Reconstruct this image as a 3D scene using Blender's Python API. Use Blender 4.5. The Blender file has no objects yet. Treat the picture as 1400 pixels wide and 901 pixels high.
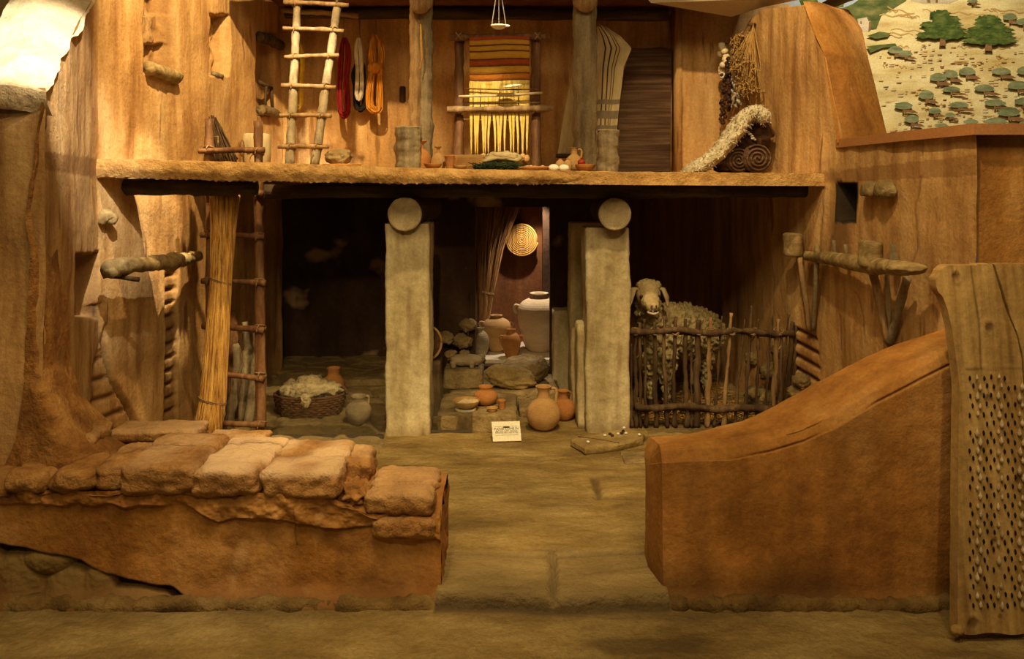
import bpy, bmesh, math, random
from mathutils import Vector, noise, Matrix
random.seed(7)
R = random.Random(11)
C = bpy.context.scene.collection
F = 1100.0; HX, HY, EYE = 700.0, 250.0, 1.65

# ------------------------------------------------------------------ camera, world, lights, exposure
sc = bpy.context.scene
cam_d = bpy.data.cameras.new('camera'); cam = bpy.data.objects.new('camera', cam_d); C.objects.link(cam)
cam.location = (0, 0, EYE); cam.rotation_euler = (math.pi/2, 0, 0)
cam_d.sensor_width = 36; cam_d.lens = 36*F/1400.0
cam_d.shift_y = -(901/2 - HY)/1400.0
cam_d.clip_start = 0.05
sc.camera = cam
sc.view_settings.view_transform = 'Standard'; sc.view_settings.look = 'None'
sc.view_settings.gamma = 1; sc.view_settings.use_curve_mapping = False
sc.view_settings.exposure = 0.42
w = bpy.data.worlds.new('world'); sc.world = w; w.use_nodes = True
w.node_tree.nodes['Background'].inputs[0].default_value = (1.0, 0.70, 0.36, 1)
w.node_tree.nodes['Background'].inputs[1].default_value = 0.045

def spot(name, loc, to, power, angle, blend=0.5, rad=0.04, col=(1.0, 0.70, 0.36)):
    d = bpy.data.lights.new(name, 'SPOT'); o = bpy.data.objects.new(name, d); C.objects.link(o)
    d.energy = power; d.spot_size = math.radians(angle); d.spot_blend = blend; d.shadow_soft_size = rad; d.color = col
    o.location = loc; o.rotation_euler = (Vector(to)-Vector(loc)).to_track_quat('-Z', 'Y').to_euler()
    return o
def area(name, loc, to, power, sx, sy, col=(1.0, 0.70, 0.36)):
    d = bpy.data.lights.new(name, 'AREA'); o = bpy.data.objects.new(name, d); C.objects.link(o)
    d.shape = 'RECTANGLE'; d.size = sx; d.size_y = sy; d.energy = power; d.color = col
    o.location = loc; o.rotation_euler = (Vector(to)-Vector(loc)).to_track_quat('-Z', 'Y').to_euler()
    return o
WARM = (1.0, 0.66, 0.30); SOFT = (1.0, 0.71, 0.32)
area('hall_light', (0.2, 1.4, 4.4), (0.2, 3.8, 0.2), 80, 3.6, 1.2, SOFT)
spot('track_spot_court', (0.35, 3.3, 4.3), (-0.15, 5.0, 0.2), 330, 55, 0.7, 0.06, SOFT)
spot('track_spot_left', (-1.15, 4.0, 4.3), (-2.0, 6.0, 1.9), 520, 62, 0.6, 0.04, SOFT)
spot('fill_spot_opening', (-1.05, 4.25, 4.3), (-2.22, 5.1, 1.5), 650, 12, 0.5, 0.02, (1, .80, .5))  # added narrow spot, strengthens the light falling through the loft opening
spot('track_spot_ladder', (-1.0, 3.9, 4.25), (-1.75, 6.8, 1.75), 560, 15, 0.7, 0.03, (1, .84, .55))
spot('track_spot_loom', (-0.25, 3.7, 4.25), (-0.18, 6.5, 1.75), 620, 17, 0.8, 0.03, (1, .78, .42))
spot('track_spot_right', (0.9, 3.6, 4.3), (1.75, 6.0, 2.0), 300, 44, 0.6, 0.04, SOFT)
spot('track_spot_lump', (-1.2, 2.7, 3.6), (-2.15, 3.75, 2.35), 480, 30, 0.6, 0.03, (1, .9, .7))
spot('track_spot_sidewall', (0.7, 2.6, 4.2), (2.0, 4.4, 1.0), 190, 50, 0.8, 0.05, SOFT)
spot('track_spot_wallleft', (-0.6, 2.2, 4.0), (-1.0, 3.5, 0.5), 110, 55, 0.8, 0.05, SOFT)
spot('track_spot_bricks', (-0.9, 2.6, 3.9), (-1.15, 3.5, 0.4), 130, 20, 0.9, 0.04, (1, .82, .55))
spot('track_spot_mural', (2.4, 4.2, 4.4), (3.3, 6.5, 2.5), 420, 60, 0.7, 0.1, (1, .86, .6))
spot('fill_spot_facade', (1.0, 0.3, 3.2), (1.25, 3.3, 0.2), 75, 52, 0.9, 0.06, SOFT)  # added fill, brightens the front of the sweeping right wall
spot('fill_spot_lowwall', (-1.0, 0.3, 3.2), (-1.35, 3.3, 0.5), 60, 62, 0.9, 0.06, SOFT)  # added fill for the face of the low left wall
spot('track_spot_front', (-0.3, 0.4, 3.1), (-0.9, 5.7, 0.1), 230, 30, 0.9, 0.05, SOFT)
spot('track_spot_pen', (1.0, 3.4, 2.6), (1.15, 5.8, 0.6), 42, 32, 0.8, 0.05, SOFT)
spot('store_spot', (0.25, 7.06, 1.62), (0.22, 7.0, 0.4), 48, 84, 0.5, 0.02, (1, .80, .58))

# ------------------------------------------------------------------ helpers
def P(px, py, Y): return Vector(((px-HX)/F*Y, Y, EYE-(py-HY)/F*Y))
def XP(px, Y): return (px-HX)/F*Y
def fl(py, z=0.0): return (EYE-z)*F/(py-HY)      # depth of a point of the floor seen at row py
def N(v, s=1.0, o=0): return noise.noise(Vector(v)*s + Vector((o, o*1.7, o*0.3)))
def FB(v, s=1.0, o=0, n=3):
    t = 0; a = 1; q = Vector(v)*s + Vector((o, o*1.7, o*.3))
    for i in range(n): t += a*noise.noise(q); q = q*2.1; a *= .5
    return t
def lerp(a, b, t): return a+(b-a)*t
def interp(pts, x):
    if x <= pts[0][0]: return pts[0][1]
    for (a, b), (c, d) in zip(pts, pts[1:]):
        if x <= c: return b+(d-b)*(x-a)/(c-a)
    return pts[-1][1]
def sstep(a, b, x):
    t = max(0, min(1, (x-a)/(b-a))); return t*t*(3-2*t)

class MB:
    def __init__(s): s.v = []; s.f = []; s.m = []; s.mask = {}
    def add(s, vs, fs, mi=0):
        o = len(s.v); s.v += [Vector(x) for x in vs]
        s.f += [[i+o for i in f] for f in fs]; s.m += [mi]*len(fs); return o
    def grid(s, fn, nu, nv, mi=0, closed_u=False, flip=False):
        """fn(u, v) -> co or (co, mask)"""
        o = len(s.v)
        for j in range(nv+1):
            for i in range(nu + (0 if closed_u else 1)):
                r = fn(i/nu, j/nv)
                if isinstance(r, tuple) and len(r) == 2 and not isinstance(r[0], (int, float)):
                    s.mask[len(s.v)] = r[1]; r = r[0]
                s.v.append(Vector(r))
        W = nu if closed_u else nu+1
        for j in range(nv):
            for i in range(nu):
                a = o+j*W+i; b = o+j*W+(i+1) % W; c = b+W; d = a+W
                s.f.append([a, d, c, b] if flip else [a, b, c, d]); s.m.append(mi)
        return o
    def box(s, a, b, mi=0, bev=0.0, rough=0.0, seg=1, seed=0):
        a = Vector(a); b = Vector(b)
        bm = bmesh.new(); bmesh.ops.create_cube(bm, size=1)
        if seg > 1: bmesh.ops.subdivide_edges(bm, edges=bm.edges, cuts=seg, use_grid_fill=True)
        c = (a+b)/2; d = b-a
        for v in bm.verts:
            q = Vector((v.co.x*d.x, v.co.y*d.y, v.co.z*d.z))
            if bev and seg > 1:   # round by clamping to an inner box
                inn = Vector((max(0, abs(d.x)/2-bev), max(0, abs(d.y)/2-bev), max(0, abs(d.z)/2-bev)))
                k = Vector((max(-inn.x, min(inn.x, q.x)), max(-inn.y, min(inn.y, q.y)), max(-inn.z, min(inn.z, q.z))))
                e = q-k
                if e.length > 1e-9: q = k+e.normalized()*min(bev, e.length)
            v.co = c+q
            if rough: v.co += Vector((N(v.co, 9, seed), N(v.co, 9, seed+5), N(v.co, 9, seed+9)))*rough
        if bev and seg <= 1:
            bmesh.ops.bevel(bm, geom=list(bm.edges), offset=bev, segments=2, affect='EDGES')
        bm.verts.ensure_lookup_table(); bm.verts.index_update()
        s.add([v.co.copy() for v in bm.verts], [[v.index for v in f.verts] for f in bm.faces], mi); bm.free()
    def tube(s, pts, r, n=10, mi=0, cap=True, rough=0.0, seed=0, sub=0, flat=1.0):
        pts = [Vector(p) for p in pts]
        rs = list(r) if isinstance(r, (list, tuple)) else [r]*len(pts)
        if sub:
            np_, nr = [], []
            for i in range(len(pts)-1):
                for k in range(sub): np_.append(pts[i].lerp(pts[i+1], k/sub)); nr.append(lerp(rs[i], rs[i+1], k/sub))
            np_.append(pts[-1]); nr.append(rs[-1]); pts, rs = np_, nr
        o = len(s.v); up = None
        for i, p in enumerate(pts):
            t = (pts[min(i+1, len(pts)-1)]-pts[max(i-1, 0)])
            t = t.normalized() if t.length > 1e-9 else Vector((0, 0, 1))
            if up is None:
                ref = Vector((0, 0, 1)) if abs(t.z) < .9 else Vector((1, 0, 0))
                up = (ref-t*ref.dot(t)).normalized()
            else:
                up = (up-t*up.dot(t)); up = up.normalized() if up.length > 1e-6 else t.orthogonal().normalized()
            sd = t.cross(up)
            for k in range(n):
                a = 2*math.pi*k/n; d = up*math.cos(a)*flat+sd*math.sin(a)
                q = p+d*rs[i]
                if rough: q += d*rough*(N(q, 14, seed)+.6*N(q, 40, seed+3))
                s.v.append(q)
        for i in range(len(pts)-1):
            for k in range(n):
                a = o+i*n+k; b = o+i*n+(k+1) % n
                s.f.append([a, b, b+n, a+n]); s.m.append(mi)
        if cap:
            s.f.append([o+k for k in range(n)][::-1]); s.m.append(mi)
            e = o+(len(pts)-1)*n; s.f.append([e+k for k in range(n)]); s.m.append(mi)
    def lathe(s, c, prof, n=28, mi=0, rough=0, seed=0, squash=1.0):
        """prof: (radius, height) from c; closed at the ends when radius 0"""
        c = Vector(c)
        def fn(u, v):
            i = min(int(round(v*(len(prof)-1))), len(prof)-1); r, h = prof[i]; a = 2*math.pi*u
            q = c+Vector((math.cos(a)*r, math.sin(a)*r*squash, h))
            if rough: q += Vector((math.cos(a), math.sin(a), 0))*rough*N(q, 9, seed)
            return q
        s.grid(fn, n, len(prof)-1, mi, closed_u=True)
    def blob(s, c, rad, sub=3, rough=0.0, fs=6, seed=0, mi=0, rot=None, flatz=None):
        c = Vector(c); rad = Vector(rad) if not isinstance(rad, (int, float)) else Vector((rad,)*3)
        bm = bmesh.new(); bmesh.ops.create_icosphere(bm, subdivisions=sub, radius=1)
        for v in bm.verts:
            d = v.co.copy(); k = 1+rough*FB(d, fs/6.0*1.7, seed)
            q = Vector((d.x*rad.x, d.y*rad.y, d.z*rad.z))*k
            if flatz is not None and q.z < flatz: q.z = flatz
            if rot: q = rot @ q
            v.co = c+q
        bm.verts.index_update()
        s.add([v.co.copy() for v in bm.verts], [[v.index for v in f.verts] for f in bm.faces], mi); bm.free()
    def poly(s, pts, mi=0):
        s.add(pts, [list(range(len(pts)))], mi)
    def build(s, name, mats, parent=None, loc=None, smooth=True, auto=None):
        me = bpy.data.meshes.new(name)
        if parent is not None:
            base = Vector((0, 0, 0)); q = parent
            while q is not None: base += q.location; q = q.parent
        else: base = Vector(loc) if loc is not None else Vector((0, 0, 0))
        me.from_pydata([tuple(v-base) for v in s.v], [], s.f)
        mats = mats if isinstance(mats, (list, tuple)) else [mats]
        for m in mats: me.materials.append(m)
        me.polygons.foreach_set('material_index', s.m)
        me.polygons.foreach_set('use_smooth', [smooth]*len(me.polygons))
        if s.mask:
            at = me.attributes.new('mask', 'FLOAT_COLOR', 'POINT')
            for i in range(len(s.v)):
                k = s.mask.get(i, (0, 0, 0)); at.data[i].color = (k[0], k[1], k[2], 1)
        me.update()
        o = bpy.data.objects.new(name, me); C.objects.link(o)
        if parent is not None: o.parent = parent
        else: o.location = base
        if auto and smooth:
            me.set_sharp_from_angle(angle=math.radians(auto))
        return o
def tag(o, label=None, cat=None, group=None, kind=None):
    if label: o['label'] = label
    if cat: o['category'] = cat
    if group: o['group'] = group
    if kind: o['kind'] = kind
    return o
def thing(name, label, cat, loc, group=None, kind=None):
    o = bpy.data.objects.new(name, None); C.objects.link(o); o.location = loc; o.empty_display_size = .1
    return tag(o, label, cat, group, kind)
def struct(o): o['kind'] = 'structure'; return o

# ------------------------------------------------------------------ materials
def mat(name, cols, scale=(3, 3, 3), rough=.85, bump=.3, bscale=40, bdist=.01, detail=6, var=.35, vscale=1.3, mask=None, spec=.25, metallic=0, speck=None, rings=None, grain=.22):
    m = bpy.data.materials.new(name); m.use_nodes = True; nt = m.node_tree; nd = nt.nodes; L = nt.links
    bs = nd['Principled BSDF']; bs.inputs['Roughness'].default_value = rough
    bs.inputs['Specular IOR Level'].default_value = spec; bs.inputs['Metallic'].default_value = metallic
    tc = nd.new('ShaderNodeTexCoord'); mp = nd.new('ShaderNodeMapping'); mp.inputs['Scale'].default_value = scale
    L.new(tc.outputs['Object'], mp.inputs[0])
    n1 = nd.new('ShaderNodeTexNoise'); n1.inputs['Scale'].default_value = 1; n1.inputs['Detail'].default_value = detail; n1.inputs['Roughness'].default_value = .62
    L.new(mp.outputs[0], n1.inputs['Vector'])
    cr = nd.new('ShaderNodeValToRGB'); L.new(n1.outputs['Fac'], cr.inputs[0])
    els = cr.color_ramp.elements
    lo, hi = .32, .68
    for i, c in enumerate(cols):
        p = lo+(hi-lo)*i/max(1, len(cols)-1)
        if i < 2: els[i].position = p; els[i].color = (*c, 1)
        else: e = els.new(p); e.color = (*c, 1)
    col = cr.outputs[0]
    n2 = nd.new('ShaderNodeTexNoise'); n2.inputs['Scale'].default_value = vscale; n2.inputs['Detail'].default_value = 4
    L.new(tc.outputs['Object'], n2.inputs['Vector'])
    mr = nd.new('ShaderNodeMapRange'); mr.inputs[1].default_value = .3; mr.inputs[2].default_value = .7
    mr.inputs[3].default_value = 1-var; mr.inputs[4].default_value = 1+var*.6; L.new(n2.outputs['Fac'], mr.inputs[0])
    vm = nd.new('ShaderNodeVectorMath'); vm.operation = 'SCALE'; L.new(col, vm.inputs[0]); L.new(mr.outputs[0], vm.inputs['Scale'])
    col = vm.outputs[0]
    def mixto(fac, c2, col):
        mx = nd.new('ShaderNodeMix'); mx.data_type = 'RGBA'; L.new(fac, mx.inputs['Factor']); L.new(col, mx.inputs[6])
        if isinstance(c2, tuple): mx.inputs[7].default_value = (*c2, 1)
        else: L.new(c2, mx.inputs[7])
        return mx.outputs[2]
    ng = nd.new('ShaderNodeTexNoise'); ng.inputs['Scale'].default_value = bscale*2.2; ng.inputs['Detail'].default_value = 5; ng.inputs['Roughness'].default_value = .8
    L.new(tc.outputs['Object'], ng.inputs['Vector'])
    mg = nd.new('ShaderNodeMapRange'); mg.inputs[1].default_value = .3; mg.inputs[2].default_value = .7; mg.inputs[3].default_value = 1-grain; mg.inputs[4].default_value = 1+grain; L.new(ng.outputs['Fac'], mg.inputs[0])
    vg = nd.new('ShaderNodeVectorMath'); vg.operation = 'SCALE'; L.new(col, vg.inputs[0]); L.new(mg.outputs[0], vg.inputs['Scale']); col = vg.outputs[0]
    if speck:   # (colour, scale, threshold)
        n3 = nd.new('ShaderNodeTexNoise'); n3.inputs['Scale'].default_value = speck[1]; n3.inputs['Detail'].default_value = 3
        L.new(mp.outputs[0] if len(speck) > 3 else tc.outputs['Object'], n3.inputs['Vector'])
        m3 = nd.new('ShaderNodeMapRange'); m3.inputs[1].default_value = speck[2]; m3.inputs[2].default_value = speck[2]+.06
        L.new(n3.outputs['Fac'], m3.inputs[0]); col = mixto(m3.outputs[0], speck[0], col)
    if mask:
        at = nd.new('ShaderNodeAttribute'); at.attribute_name = 'mask'
        sp = nd.new('ShaderNodeSeparateColor'); L.new(at.outputs['Color'], sp.inputs[0])
        for i, c in enumerate(mask):
            if c is None: continue
            v2 = nd.new('ShaderNodeVectorMath'); v2.operation = 'SCALE'; v2.inputs[0].default_value = c; L.new(mr.outputs[0], v2.inputs['Scale'])
            col = mixto(sp.outputs[i], v2.outputs[0], col)
    L.new(col, bs.inputs['Base Color'])
    nb = nd.new('ShaderNodeTexNoise'); nb.inputs['Scale'].default_value = bscale; nb.inputs['Detail'].default_value = 6; nb.inputs['Roughness'].default_value = .65
    L.new(tc.outputs['Object'], nb.inputs['Vector'])
    ad = nd.new('ShaderNodeMath'); ad.operation = 'ADD'; L.new(nb.outputs['Fac'], ad.inputs[0]); L.new(n1.outputs['Fac'], ad.inputs[1])
    hsrc = ad.outputs[0]
    if rings:
        wv = nd.new('ShaderNodeTexWave'); wv.wave_type = 'BANDS'; wv.bands_direction = 'Z'; wv.inputs['Scale'].default_value = rings; wv.inputs['Distortion'].default_value = .8
        L.new(tc.outputs['Object'], wv.inputs['Vector'])
        a2 = nd.new('ShaderNodeMath'); a2.operation = 'MULTIPLY_ADD'; L.new(wv.outputs['Fac'], a2.inputs[0]); a2.inputs[1].default_value = .5; L.new(hsrc, a2.inputs[2]); hsrc = a2.outputs[0]
    bp = nd.new('ShaderNodeBump'); bp.inputs['Strength'].default_value = bump; bp.inputs['Distance'].default_value = bdist
    L.new(hsrc, bp.inputs['Height']); L.new(bp.outputs[0], bs.inputs['Normal'])
    return m

M = {}
BAND = (.26, .12, .04)
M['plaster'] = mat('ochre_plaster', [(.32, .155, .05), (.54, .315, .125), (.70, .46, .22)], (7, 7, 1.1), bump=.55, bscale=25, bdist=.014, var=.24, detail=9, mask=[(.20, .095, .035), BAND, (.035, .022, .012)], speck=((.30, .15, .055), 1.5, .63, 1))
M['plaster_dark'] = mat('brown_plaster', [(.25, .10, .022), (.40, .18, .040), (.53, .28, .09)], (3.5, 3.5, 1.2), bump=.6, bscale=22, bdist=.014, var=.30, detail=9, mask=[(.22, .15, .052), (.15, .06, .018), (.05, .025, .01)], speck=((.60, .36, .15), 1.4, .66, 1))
M['mud'] = mat('rough_mud', [(.21, .085, .022), (.34, .155, .042), (.50, .27, .09)], (7, 7, 7), bump=.9, bscale=32, bdist=.02, var=.25, mask=[(.60, .42, .24), (.14, .07, .03), None])
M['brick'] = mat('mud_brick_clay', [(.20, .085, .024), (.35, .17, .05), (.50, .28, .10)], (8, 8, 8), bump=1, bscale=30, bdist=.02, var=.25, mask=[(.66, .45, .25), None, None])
M['lump'] = mat('lime_plaster', [(.60, .42, .24), (.72, .55, .34), (.80, .64, .42)], (6, 6, 6), bump=.9, bscale=28, bdist=.02, var=.15)
M['slab'] = mat('loft_mud_edge', [(.34, .18, .055), (.50, .29, .10), (.64, .40, .16)], (10, 10, 14), bump=1, bscale=45, bdist=.015, var=.2)
M['floor'] = mat('court_floor', detail=10, cols=[(.17, .108, .030), (.28, .19, .064), (.42, .31, .125)], scale=(2.2, 5, 5), bump=.9, bscale=22, bdist=.03, var=.32, rough=.7, mask=[(.08, .05, .018), (.30, .22, .10), (.20, .10, .03)], spec=.35)
M['stone'] = mat('grey_stone', [(.17, .115, .048), (.28, .20, .09), (.40, .30, .15)], (7, 7, 7), bump=1, bscale=30, bdist=.02, var=.25)
M['flag'] = mat('tan_flagstone', [(.22, .145, .05), (.34, .24, .095), (.46, .34, .15)], (6, 6, 6), bump=.8, bscale=30, bdist=.015, var=.2)
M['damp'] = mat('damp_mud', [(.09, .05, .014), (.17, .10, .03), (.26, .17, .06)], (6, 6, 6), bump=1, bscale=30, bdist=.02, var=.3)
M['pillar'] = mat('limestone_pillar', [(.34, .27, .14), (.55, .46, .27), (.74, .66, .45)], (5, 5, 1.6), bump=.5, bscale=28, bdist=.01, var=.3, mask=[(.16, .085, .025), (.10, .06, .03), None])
M['wood'] = mat('weathered_wood', [(.17, .095, .04), (.29, .18, .085), (.42, .28, .15)], (22, 22, 2.0), bump=.7, bscale=30, bdist=.008, var=.25)
M['wood_grey'] = mat('grey_wood', [(.16, .12, .07), (.27, .21, .13), (.37, .30, .19)], (20, 20, 1.6), bump=.8, bscale=28, bdist=.01, var=.25, speck=((.05, .03, .015), 1.0, .68, 1))
M['wood_h'] = mat('weathered_wood_lying', [(0.180, 0.114, 0.047), (0.324, 0.228, 0.102), (0.468, 0.361, 0.178)], (2, 20, 20), bump=.7, bscale=30, bdist=.008, var=.25)
M['beam'] = mat('blackened_beam', [(.035, .025, .014), (.07, .05, .03), (.12, .09, .055)], (2, 20, 20), bump=.8, bscale=30, bdist=.01, var=.3)
M['wood_red'] = mat('red_brown_wood', [(.09, .035, .014), (.17, .078, .032), (.29, .16, .075)], (20, 20, 2), bump=.6, bscale=35, bdist=.006, var=.3, rough=.55)
M['wood_dark'] = mat('dark_sticks', [(0.040, 0.021, 0.011), (0.080, 0.047, 0.023), (0.160, 0.102, 0.054)], (18, 18, 3), bump=.8, bscale=35, bdist=.006, var=.3)
M['plank'] = mat('old_plank', [(.20, .11, .035), (.36, .22, .085), (.48, .31, .14)], (20, 4, 1.1), bump=.5, bscale=18, bdist=.008, var=.3, speck=((.09, .045, .018), .8, .70, 1))
M['logend'] = mat('sawn_log_end', [(.26, .20, .11), (.42, .34, .20), (.55, .46, .29)], (8, 8, 8), bump=.6, bscale=40, bdist=.01, var=.25)
M['rope'] = mat('rope', [(.20, .12, .05), (.36, .24, .11)], (60, 60, 60), bump=.8, bscale=90, var=.1)
M['straw'] = mat('straw', [(.16, .06, .012), (.52, .28, .07), (.74, .48, .16)], (75, 75, 1.6), bump=.2, bscale=60, var=.15, vscale=9)
M['reed'] = mat('dark_reed', [(.20, .09, .03), (.36, .19, .07), (.50, .30, .12)], (30, 30, 2), bump=.2, bscale=60, var=.2, vscale=9)
M['clay'] = mat('tan_clay', [(.40, .23, .09), (.50, .30, .12), (.58, .37, .17)], (5, 5, 9), bump=.25, bscale=50, bdist=.004, var=.15, vscale=5, rings=22)
M['clay_red'] = mat('red_clay', [(.36, .145, .045), (.45, .20, .06), (.53, .26, .09)], (5, 5, 9), bump=.25, bscale=50, bdist=.004, var=.18, vscale=5, rings=22)
M['clay_grey'] = mat('grey_clay', [(.24, .19, .12), (.34, .27, .17), (.42, .34, .23)], (5, 5, 9), bump=.35, bscale=50, bdist=.005, var=.18, vscale=5, rings=20)
M['clay_pale'] = mat('pale_clay', [(.58, .43, .27), (.66, .51, .33), (.74, .59, .40)], (5, 5, 14), bump=.3, bscale=60, bdist=.004, var=.12, vscale=5, rings=18)
M['hole'] = mat('dark_slot', [(.012, .007, .004), (.02, .012, .006)], (5, 5, 5), bump=0, var=.1)
M['wicker'] = mat('wicker', [(.07, .03, .015), (.13, .06, .03), (.2, .1, .05)], (30, 30, 30), bump=.3, bscale=60, var=.2)
M['wool'] = mat('raw_wool', [(.40, .31, .17), (.55, .45, .27), (.66, .56, .37)], (12, 12, 12), bump=1, bscale=45, bdist=.02, var=.2)
M['fleece'] = mat('sheep_fleece', [(.36, .27, .12), (.52, .42, .21), (.66, .55, .31)], (16, 16, 16), bump=1, bscale=60, bdist=.02, var=.3, vscale=6)
M['skin'] = mat('sheep_face', [(.38, .28, .14), (.50, .39, .21), (.60, .48, .27)], (14, 14, 14), bump=.5, bscale=60, bdist=.006, var=.2)
M['pink'] = mat('pale_muzzle', [(.45, .33, .22), (.55, .42, .30)], (14, 14, 14), bump=.2, var=.1)
M['black'] = mat('glossy_black', [(.01, .008, .006), (.015, .01, .008)], (5, 5, 5), rough=.15, bump=0, var=.1, spec=.6)
M['sheepskin'] = mat('white_sheepskin', [(.55, .46, .30), (.68, .60, .44), (.80, .72, .56)], (14, 14, 14), bump=1, bscale=50, bdist=.02, var=.15)
M['rug'] = mat('brown_rug', [(.045, .022, .012), (.09, .05, .03), (.19, .12, .07)], (1.2, 2, 34), bump=.8, bscale=60, bdist=.008, var=.25)
M['blanket'] = mat('dark_blanket', [(.04, .02, .012), (.085, .045, .025), (.15, .085, .05)], (6, 6, 30), bump=.8, bscale=50, bdist=.01, var=.25)
M['linen'] = mat('beige_linen', [(0.420, 0.330, 0.180), (0.520, 0.420, 0.243), (0.600, 0.500, 0.306)], (20, 20, 5), bump=.4, bscale=90, bdist=.004, var=.12)
M['linen_dark'] = mat('linen_stripe', [(.05, .03, .025), (.09, .05, .04)], (20, 20, 5), bump=.4, bscale=90, var=.1)
M['linen_grey'] = mat('linen_grey_stripe', [(.20, .16, .11), (.26, .21, .15)], (20, 20, 5), bump=.4, bscale=90, var=.1)
def yarnmat(n, a, b, c): return mat(n, [a, b, c], (60, 60, 8), bump=.6, bscale=120, bdist=.004, var=.2, vscale=20)
M['yarn_red'] = yarnmat('red_yarn', (.13, .006, .008), (.26, .012, .015), (.40, .03, .03))
M['yarn_white'] = yarnmat('white_yarn', (.40, .34, .26), (.58, .50, .38), (.7, .62, .5))
M['yarn_black'] = yarnmat('black_yarn', (.006, .006, .008), (.015, .013, .014), (.03, .025, .025))
M['yarn_orange'] = yarnmat('orange_yarn', (.36, .13, .01), (.55, .22, .02), (.70, .32, .05))
M['yarn_yellow'] = yarnmat('yellow_yarn', (.55, .34, .02), (.75, .5, .05), (.85, .62, .12))
M['warp'] = yarnmat('warp_yarn', (.62, .42, .08), (.76, .56, .14), (.85, .66, .22))
M['cl_gold'] = mat('cloth_gold', [(.50, .26, .03), (.62, .34, .05)], (20, 5, 60), bump=.5, bscale=90, var=.1)
M['cl_red'] = mat('cloth_red', [(.30, .05, .015), (.42, .09, .02)], (20, 5, 60), bump=.5, bscale=90, var=.1)
M['cl_brown'] = mat('cloth_brown', [(.12, .035, .012), (.18, .06, .02)], (20, 5, 60), bump=.5, bscale=90, var=.1)
M['cl_orange'] = mat('cloth_orange', [(.48, .15, .02), (.60, .22, .03)], (20, 5, 60), bump=.5, bscale=90, var=.1)
M['herb'] = mat('dry_herb', [(.32, .19, .06), (.52, .34, .13)], (30, 30, 30), bump=.3, var=.2)
M['green'] = mat('green_herb', [(.015, .03, .012), (.035, .06, .025)], (30, 30, 30), bump=.3, var=.2)
M['garlic'] = mat('garlic', [(.70, .60, .42), (.82, .74, .56)], (30, 30, 30), bump=.2, var=.1)
M['silver'] = mat('dried_fish_skin', [(.25, .22, .2), (.55, .52, .48)], (40, 40, 40), bump=.2, var=.1, rough=.35, spec=.6)
M['fig'] = mat('dark_fig', [(.035, .018, .012), (.07, .035, .02)], (30, 30, 30), bump=.4, var=.2, rough=.5)
M['pom'] = mat('pomegranate_skin', [(.25, .02, .012), (.38, .05, .02)], (20, 20, 20), bump=.1, var=.1, rough=.45)
M['white'] = mat('sign_card', [(.80, .76, .62), (.84, .80, .66)], (3, 3, 3), bump=0, var=.03)
M['egg'] = mat('egg_white', [(.80, .76, .66), (.85, .81, .7)], (3, 3, 3), bump=0, var=.03, rough=.5)
M['ink'] = mat('sign_ink', [(.06, .05, .04), (.08, .06, .05)], (3, 3, 3), bump=0, var=.03)
M['paint_white'] = mat('white_ceiling', [(.55, .47, .36), (.60, .52, .40)], (2, 2, 2), bump=.05, var=.05)
M['paint_tan'] = mat('tan_painted_wall', [(.62, .42, .20), (.66, .45, .22)], (2, 2, 2), bump=.1, var=.05)
M['trim'] = mat('painted_trim', [(.40, .18, .07), (.45, .21, .085)], (2, 2, 2), bump=.1, var=.06, rough=.6)
M['whiteledge'] = mat('white_ledge', [(.62, .54, .42), (.72, .64, .5)], (5, 5, 5), bump=.2, var=.1)
M['metal'] = mat('grey_metal', [(.14, .12, .10), (.18, .16, .13)], (5, 5, 5), bump=0, var=.05, rough=.4, metallic=.7)
M['stonetooth'] = mat('stone_tooth', [(.42, .32, .19), (.60, .48, .32)], (60, 60, 60), bump=.5, bscale=80, var=.25, vscale=14)
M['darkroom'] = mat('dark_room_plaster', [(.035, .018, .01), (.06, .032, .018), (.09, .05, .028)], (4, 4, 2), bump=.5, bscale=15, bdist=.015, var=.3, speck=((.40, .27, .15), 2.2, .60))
M['store'] = mat('red_storeroom_plaster', [(.11, .042, .014), (.16, .06, .02), (.22, .09, .035)], (6, 6, 1.2), bump=.5, bscale=20, bdist=.01, var=.25)
M['pen'] = mat('pen_wall_plaster', [(.16, .06, .02), (.26, .11, .04), (.38, .19, .075)], (11, 11, .6), bump=.5, bscale=20, bdist=.012, var=.25)
M['pebble_w'] = M['egg']
gm = bpy.data.materials.new('clear_glass'); gm.use_nodes = True
_b = gm.node_tree.nodes['Principled BSDF']; _b.inputs['Transmission Weight'].default_value = 1; _b.inputs['Roughness'].default_value = 0; _b.inputs['IOR'].default_value = 1.45
_b.inputs['Base Color'].default_value = (.97, .99, .98, 1); M['glass'] = gm

# ------------------------------------------------------------------ big shapes: depths
LW = [(-2.036, 3.5), (-2.37, 4.6), (-2.005, 7.0)]     # left wall (x, y)
RW = [(2.065, 3.55), (1.938, 5.2), (1.766, 6.75)]
def wall_x(path, Y):
    pts = sorted((y, x) for x, y in path); return interp(pts, Y)
def wall_Y(path, px):           # depth where the ray of column px meets the wall path
    best = None
    t = (px-HX)/F
    for (x0, y0), (x1, y1) in zip(path, path[1:]):
        d = (x1-x0)-t*(y1-y0)
        if abs(d) < 1e-9: continue
        k = (t*y0-x0)/d
        if -0.001 <= k <= 1.001: best = y0+k*(y1-y0)
    if best is None: best = path[0][1] if abs(px-HX) > abs((path[0][0]/path[0][1])*F) else path[-1][1]
    return best
def edgeY(px): return 4.6+(px-133)/972*0.65
EY = [(133, 217), (355, 222), (575, 230), (850, 235), (1105, 237)]
EB = [(133, 241), (355, 247), (575, 250), (850, 251), (1105, 252)]
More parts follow.
